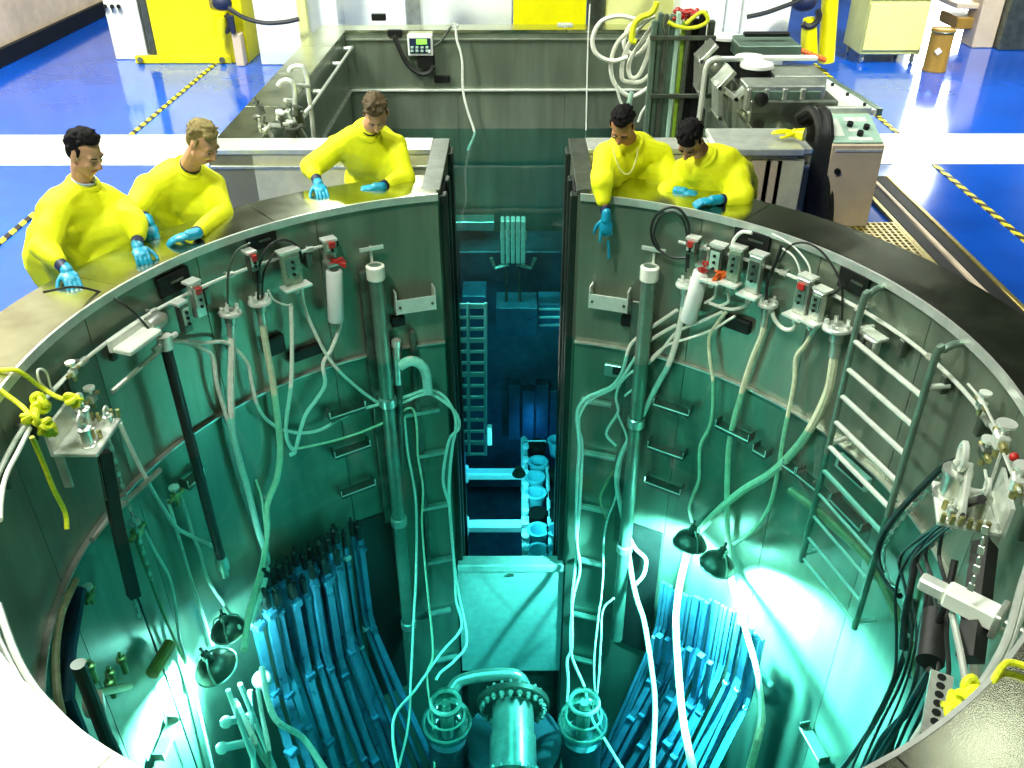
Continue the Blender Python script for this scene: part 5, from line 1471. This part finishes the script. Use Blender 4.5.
def person(label, P, skin='skin', hair='hair_black', collar=None, seed=0, hairstyle=0, fill=()):
    """P: joints in world space. head h, look direction f, up u; neck base nb; shoulders sl/sr; elbows; wrists; pelvis; feet"""
    g = {k: V(v) for k, v in P.items() if k not in ('hl', 'hr')}
    th = thing('person', label, 'person', (g['pel'].x, g['pel'].y, FZ))
    h = g['h']; f = g['f'].normalized(); u = (g['u'] - f * g['u'].dot(f)).normalized(); r = f.cross(u)
    HS = 1.2
    F = lambda a, b, c: h + (r * a + f * b + u * c) * HS
    def sc(x): return tuple(v * HS for v in x) if isinstance(x, tuple) else x * HS
    ax = (r, f, u)
    # continuous body: head, neck, trunk, arms, legs
    b = MB()
    b.blob(F(0, -.012, .035), sc((.074, .094, .082)), ax, 20, 14)          # cranium
    b.blob(F(0, .025, -.035), sc((.061, .070, .080)), ax, 18, 12)          # face
    b.blob(F(0, .052, -.092), sc((.030, .030, .026)), ax, 12, 8)           # chin
    b.capsule(F(-.048, .005, -.07), F(-.02, .055, -.10), .022 * HS, .02 * HS); b.capsule(F(.048, .005, -.07), F(.02, .055, -.10), .022 * HS, .02 * HS)   # jaw
    b.capsule(F(0, .088, .005), F(0, .112, -.032), .011 * HS, .015 * HS)         # nose
    b.capsule(F(-.012, .098, -.036), F(.012, .098, -.036), .011 * HS, .011 * HS)
    b.capsule(F(-.042, .073, .022), F(.042, .073, .022), .015 * HS, .015 * HS)   # brow
    b.blob(F(-.042, .064, -.030), sc((.022, .02, .018)), ax, 10, 8); b.blob(F(.042, .064, -.030), sc((.022, .02, .018)), ax, 10, 8)   # cheeks
    for s in (-1, 1):
        b.blob(F(s * .076, -.008, -.008), sc((.012, .022, .034)), ax, 10, 8)    # ears
    b.capsule(F(0, -.025, -.06), g['nb'] + (h - g['nb']) * .1, .066, .078)
    ch = g['pel'] + (g['nb'] - g['pel']) * .68
    b.capsule(g['pel'], ch, .12, .13); b.capsule(ch, g['nb'], .12, .065)
    for s, e, w, hh in (('sl', 'el', 'wl', 'hl'), ('sr', 'er', 'wr', 'hr')):
        b.capsule(ch, g[s], .10, .062); b.capsule(g[s], g[e], .052, .042); b.capsule(g[e], g[w], .041, .027)
    side = (g['sr'] - g['sl']).normalized()
    hips = [g['pel'] - side * .10, g['pel'] + side * .10]
    for hp, ft in zip(hips, (g['fl'], g['fr'])):
        kn = (hp + ft) / 2 + V((g['face'].x, g['face'].y, 0)).normalized() * .04
        b.capsule(hp, kn, .085, .058); b.capsule(kn, ft + V((0, 0, .08)), .056, .04)
    body = remesh(b, .0085, 'body', skin, th, 3)
    # trousers and shoes
    fd = V((g['face'].x, g['face'].y, 0)).normalized()
    t = MB(); t.blob(g['pel'] + V((0, 0, -.02)), (.19, .14, .14), (side, fd, V((0, 0, 1))))
    for hp, ft in zip(hips, (g['fl'], g['fr'])):
        kn = (hp + ft) / 2 + fd * .04
        t.capsule(hp, kn, .105, .08); t.capsule(kn, ft + V((0, 0, .09)), .08, .068)
    remesh(t, .018, 'trousers', 'navy', th, 3)
    for ft in (g['fl'], g['fr']):
        q = MB(); q.blob(ft + fd * .06 + V((0, 0, .035)), (.05, .14, .036), (fd.cross(V((0, 0, 1))), fd, V((0, 0, 1)))); q.build('shoe', 'black', th)
    # coat
    c = MB()
    pel, nb = g['pel'], g['nb']; tr = (nb - pel); up = tr.normalized(); fwd = (fd - up * fd.dot(up)).normalized(); sd = up.cross(fwd)
    sd = side
    c.blob(pel + tr * .02 - V((0, 0, .12)), (.31, .21, .34), (sd, fd, V((0, 0, 1))))
    c.blob(pel + tr * .35, (.30, .20, .25), (sd, fwd, up))
    c.blob(pel + tr * .68, (.27, .19, .22), (sd, fwd, up))
    c.capsule(pel + tr * .8, nb + up * .02, .17, .112)
    c.capsule(g['sl'], g['sr'], .102, .102); c.capsule(g['sl'], nb + up * .01, .108, .105); c.capsule(g['sr'], nb + up * .01, .108, .105)
    for s, e, w in (('sl', 'el', 'wl'), ('sr', 'er', 'wr')):
        c.capsule(g[s], g[e], .106, .098); c.capsule(g[e], g[w] - (g[w] - g[e]).normalized() * .125, .096, .060)
        c.capsule(g[s], pel + tr * .45, .11, .16)
        if s in fill: c.capsule(g[s] + (g[e] - g[s]) * .55, pel + tr * .30, .10, .17); c.capsule(g[e] * .8 + g[s] * .2, pel + tr * .1, .08, .18); c.capsule(g[e] * .75 + g[s] * .25, pel - V((0, 0, .3)) + fd * .04, .07, .20)
    c.blob(pel + tr * .12 + fd * .03, (.30, .20, .28), (sd, fd, up)); c.blob(pel + tr * .5 + fwd * .04, (.29, .17, .3), (sd, fwd, up))
    coat = remesh(c, .013, 'lab_coat', 'coat_yellow', th, 3, .0062, seed)
    # coat collar ring
    q = MB()
    nk = (h - nb).normalized(); cc = nb + nk * .062
    q.torus(cc, nk, .092, .024, 24, 8); q.build('coat_collar', 'coat_yellow', th)
    if collar:
        q = MB(); q.lathe([(.078, -.02), (.082, .03), (.074, .035), (.072, -.02)], cc + nk * .012, nk, 20)
        q.box(cc + f * .088 - u * .035 - nk * .02, (.05, .012, .07), ax, ch=.004); q.build('shirt_collar', collar, th)
    # hair
    q = MB(); hr = random.Random(seed)
    q.blob(F(0, -.036, .050), sc((.079, .086, .086)), ax, 20, 14)
    q.blob(F(0, -.062, .005), sc((.068, .054, .085)), ax, 16, 10)
    q.blob(F(0, .022, .106), sc((.056, .050, .026)), ax, 14, 10)
    for s in (-1, 1): q.capsule(F(s * .072, .012, .045), F(s * .073, .014, .008), .013 * HS, .008 * HS)
    for k in range(110):
        a = hr.uniform(-PI, PI); e = hr.uniform(-.25, 1.45)
        if abs(a) < .9 and e < .95: continue
        if abs(a) < 1.75 and e < .5: continue
        y_, x_ = math.cos(a) * math.cos(e), math.sin(a) * math.cos(e)
        c0 = (x_ * .081, -.018 + y_ * .100, .046 + math.sin(e) * .094)
        c1 = (c0[0] * 1.05 + hr.uniform(-.012, .012), c0[1] + .022 * (1 if e > .6 else -.3), c0[2] + hr.uniform(-.004, .016))
        q.capsule(F(*c0), F(*c1), .013 * HS, .006 * HS)
    if hairstyle == 1:
        q.blob(F(.02, .046, .110), sc((.050, .032, .022)), ax, 12, 8)
    if hairstyle == 2:
        q.blob(F(0, .05, .088), sc((.062, .034, .028)), ax, 12, 8)
    remesh(q, .008, 'hair', hair, th, 1, .0015, seed + 5)
    # eyes, brows, mouth: pieces of the body
    for s in (-1, 1):
        q = MB(); q.blob(F(s * .031, .080, -.001), sc((.011, .008, .005)), ax, 10, 8); e = q.build('eye', 'eye_white', body)
        q = MB(); q.blob(F(s * .031, .0885, -.002), sc((.006, .003, .0048)), ax, 8, 6); q.build('iris', 'black', body)
        q = MB(); q.capsule(F(s * .016, .092, .022), F(s * .048, .083, .025), .004 * HS, .0032 * HS); q.build('eyebrow', hair, body)
    q = MB(); q.capsule(F(-.022, .084, -.068), F(0, .091, -.066), .006 * HS, .007 * HS); q.capsule(F(.022, .084, -.068), F(0, .091, -.066), .006 * HS, .007 * HS); q.build('mouth', 'lip', body)
    # cuffs and gloves
    for s, e, w in (('l', 'el', 'wl'), ('r', 'er', 'wr')):
        d = (g[w] - g[e]).normalized()
        q = MB(); q.tube([g[w] - d * .075, g[w] - d * .012], [.043, .039], 16); q.build('cuff', 'navy', th)
        hp = P['h' + s]
        hand(th, g[w] + d * .012, hp[0], hp[1], hp[2], hp[3], point=hp[4] if len(hp) > 4 else None, s=1.27)
    return th


UP = V((0, 0, 1))


def stance(cx, cy, face, spread=.13):
    fd = V((face[0], face[1], 0)).normalized(); sd = V((fd.y, -fd.x, 0))      # sd = the person's right
    return fd, sd, V((cx, cy, FZ)) - sd * spread, V((cx, cy, FZ)) + sd * spread


# leftmost man, both hands flat on the rim
fd, sd, fl, fr = stance(-3.32, 1.72, (.88, -.48))
person('leftmost dark-haired man in yellow lab coat with pale blue shirt collar', dict(
    h=Y(85, 153, 1.79), f=V((.80, -.32, -.42)), u=V((.25, -.1, 1)), nb=Y(83, 190, 1.85), sl=Y(120, 207, 1.96), sr=Y(56, 212, 1.58), el=Y(136, 226, 1.74), wl=Y(138, 246, 1.50),
    er=Y(46, 248, 1.32), wr=Y(66, 270, 1.12), pel=(-3.20, 1.70, -.06), fl=fl, fr=fr, face=fd,
    hl=(V((.5, -.85, -.15)), V((0, 0, -1)), 1, .55), hr=(V((.55, -.8, -.22)), V((0, 0, -1)), -1, .25)), 'skin_pale', 'hair_black', 'shirt_blue', 1, fill=('sl', 'sr'))
# second man, forearm resting along the rim
fd, sd, fl, fr = stance(-2.78, 2.58, (.70, -.71))
person('sandy-haired man in yellow lab coat, forearms crossed on the rim, second from left', dict(
    h=Y(203, 143, 2.27), f=V((.72, -.42, -.55)), u=V((.35, -.2, 1)), nb=Y(186, 172, 2.42), sl=Y(214, 187, 2.58), sr=Y(149, 188, 2.20), el=Y(222, 216, 2.28), wl=Z(193, 234, .055),
    er=Y(138, 208, 2.02), wr=Y(148, 222, 1.90), pel=(-2.72, 2.52, -.06), fl=fl, fr=fr, face=fd,
    hl=(V((-.95, -.28, -.14)), V((0, 0, -1)), -1, .3), hr=(V((.35, -.75, -.5)), V((0, 0, -1)), -1, .5)), 'skin_pale', 'hair_sandy', 'rubber', 2, 1, fill=('sl', 'sr'))
# man in the middle
fd, sd, fl, fr = stance(-1.16, 3.50, (.05, -1))
person('brown-haired man in a yellow lab coat leaning over the rim left of the slot', dict(
    h=Y(376, 113, 2.98), f=V((.05, -.62, -.78)), u=V((.05, -.7, .7)), nb=Y(366, 134, 3.16), sl=Y(394, 146, 3.26), sr=Y(336, 147, 3.18), el=Y(404, 178, 3.02), wl=Y(379, 187, 2.82),
    er=Y(312, 168, 2.98), wr=Y(318, 183, 2.76), pel=(-1.16, 3.46, -.05), fl=fl, fr=fr, face=fd,
    hl=(V((-1, -.12, -.05)), V((0, 0, -1)), -1, .3), hr=(V((.35, -.9, -.2)), V((0, 0, -1)), -1, .25)), 'skin_pale', 'hair_brown', 'rubber', 3, fill=('sl',))
# man right of the slot, arm over the edge
fd, sd, fl, fr = stance(1.02, 3.46, (-.12, -1))
p4 = person('black-haired man in yellow lab coat with a gloved hand hanging over the rim', dict(
    h=Y(622, 126, 2.95), f=V((-.22, -.66, -.70)), u=V((-.1, -.6, .75)), nb=Y(632, 147, 3.14), sl=Y(660, 156, 3.26), sr=Y(607, 155, 3.12), el=Y(672, 184, 3.08), wl=Y(686, 192, 2.86),
    er=Y(602, 184, 2.60), wr=Y(606, 216, 2.46), pel=(1.02, 3.44, -.05), fl=fl, fr=fr, face=fd,
    hl=(V((.8, -.5, -.1)), V((0, 0, -1)), 1, .5), hr=(V((.0, -.25, -1)), V((.15, 1, -.3)), -1, .5, 0)), 'skin', 'hair_black', None, 4, fill=('sl', 'sr'))
q = MB(); a = Y(614, 150, 2.98); q.tube(spline([Y(613, 148, 2.86), Y(616, 160, 2.81), Y(622, 172, 2.79), Y(630, 173, 2.79), Y(636, 160, 2.86), Y(638, 148, 2.93)], 5), .006, 6)
q.build('neck_cord', 'cream_paint', p4)
MB().tube([Y(608, 241, 2.45), Y(609, 250, 2.46), Y(609, 258, 2.47)], .012, 8).build('pointer', 'glove', None, 'thin blue strip held below the hanging gloved hand', 'tool')
# rightmost man
fd, sd, fl, fr = stance(1.78, 3.02, (-.5, -.86))
person('rightmost black-haired man in yellow lab coat, head bent low over folded arms', dict(
    h=Y(690, 140, 2.66), f=V((-.30, -.52, -.80)), u=V((-.25, -.68, .68)), nb=Y(707, 160, 2.80), sl=Y(736, 168, 2.82), sr=Y(684, 172, 2.96), el=Y(742, 198, 2.52), wl=Y(716, 200, 2.42),
    er=Y(668, 194, 2.78), wr=Y(680, 192, 2.72), pel=(1.80, 3.02, -.05), fl=fl, fr=fr, face=fd,
    hl=(V((-1, -.1, -.1)), V((0, 0, -1)), -1, .6), hr=(V((.9, -.3, -.05)), V((0, 0, -1)), 1, .5)), 'skin', 'hair_black', None, 6, 2, fill=('sl', 'sr'))

# yellow glove lying on the counter
th = thing('yellow_glove', 'empty yellow rubber glove lying on the pale counter top', 'glove', Y(788, 140, 3.75))
hand(th, Y(796, 137, 3.72) + V((0, 0, .03)), (-1, .25, .1), (0, 0, -1), 1, .1, 'glove_body', 'yellow_paint', 1.25)
MB().tube([Y(796, 137, 3.72) + V((0, 0, .03)), Y(804, 138, 3.68) + V((0, 0, .03))], [.045, .06], 14).build('glove_cuff', 'yellow_paint', th)
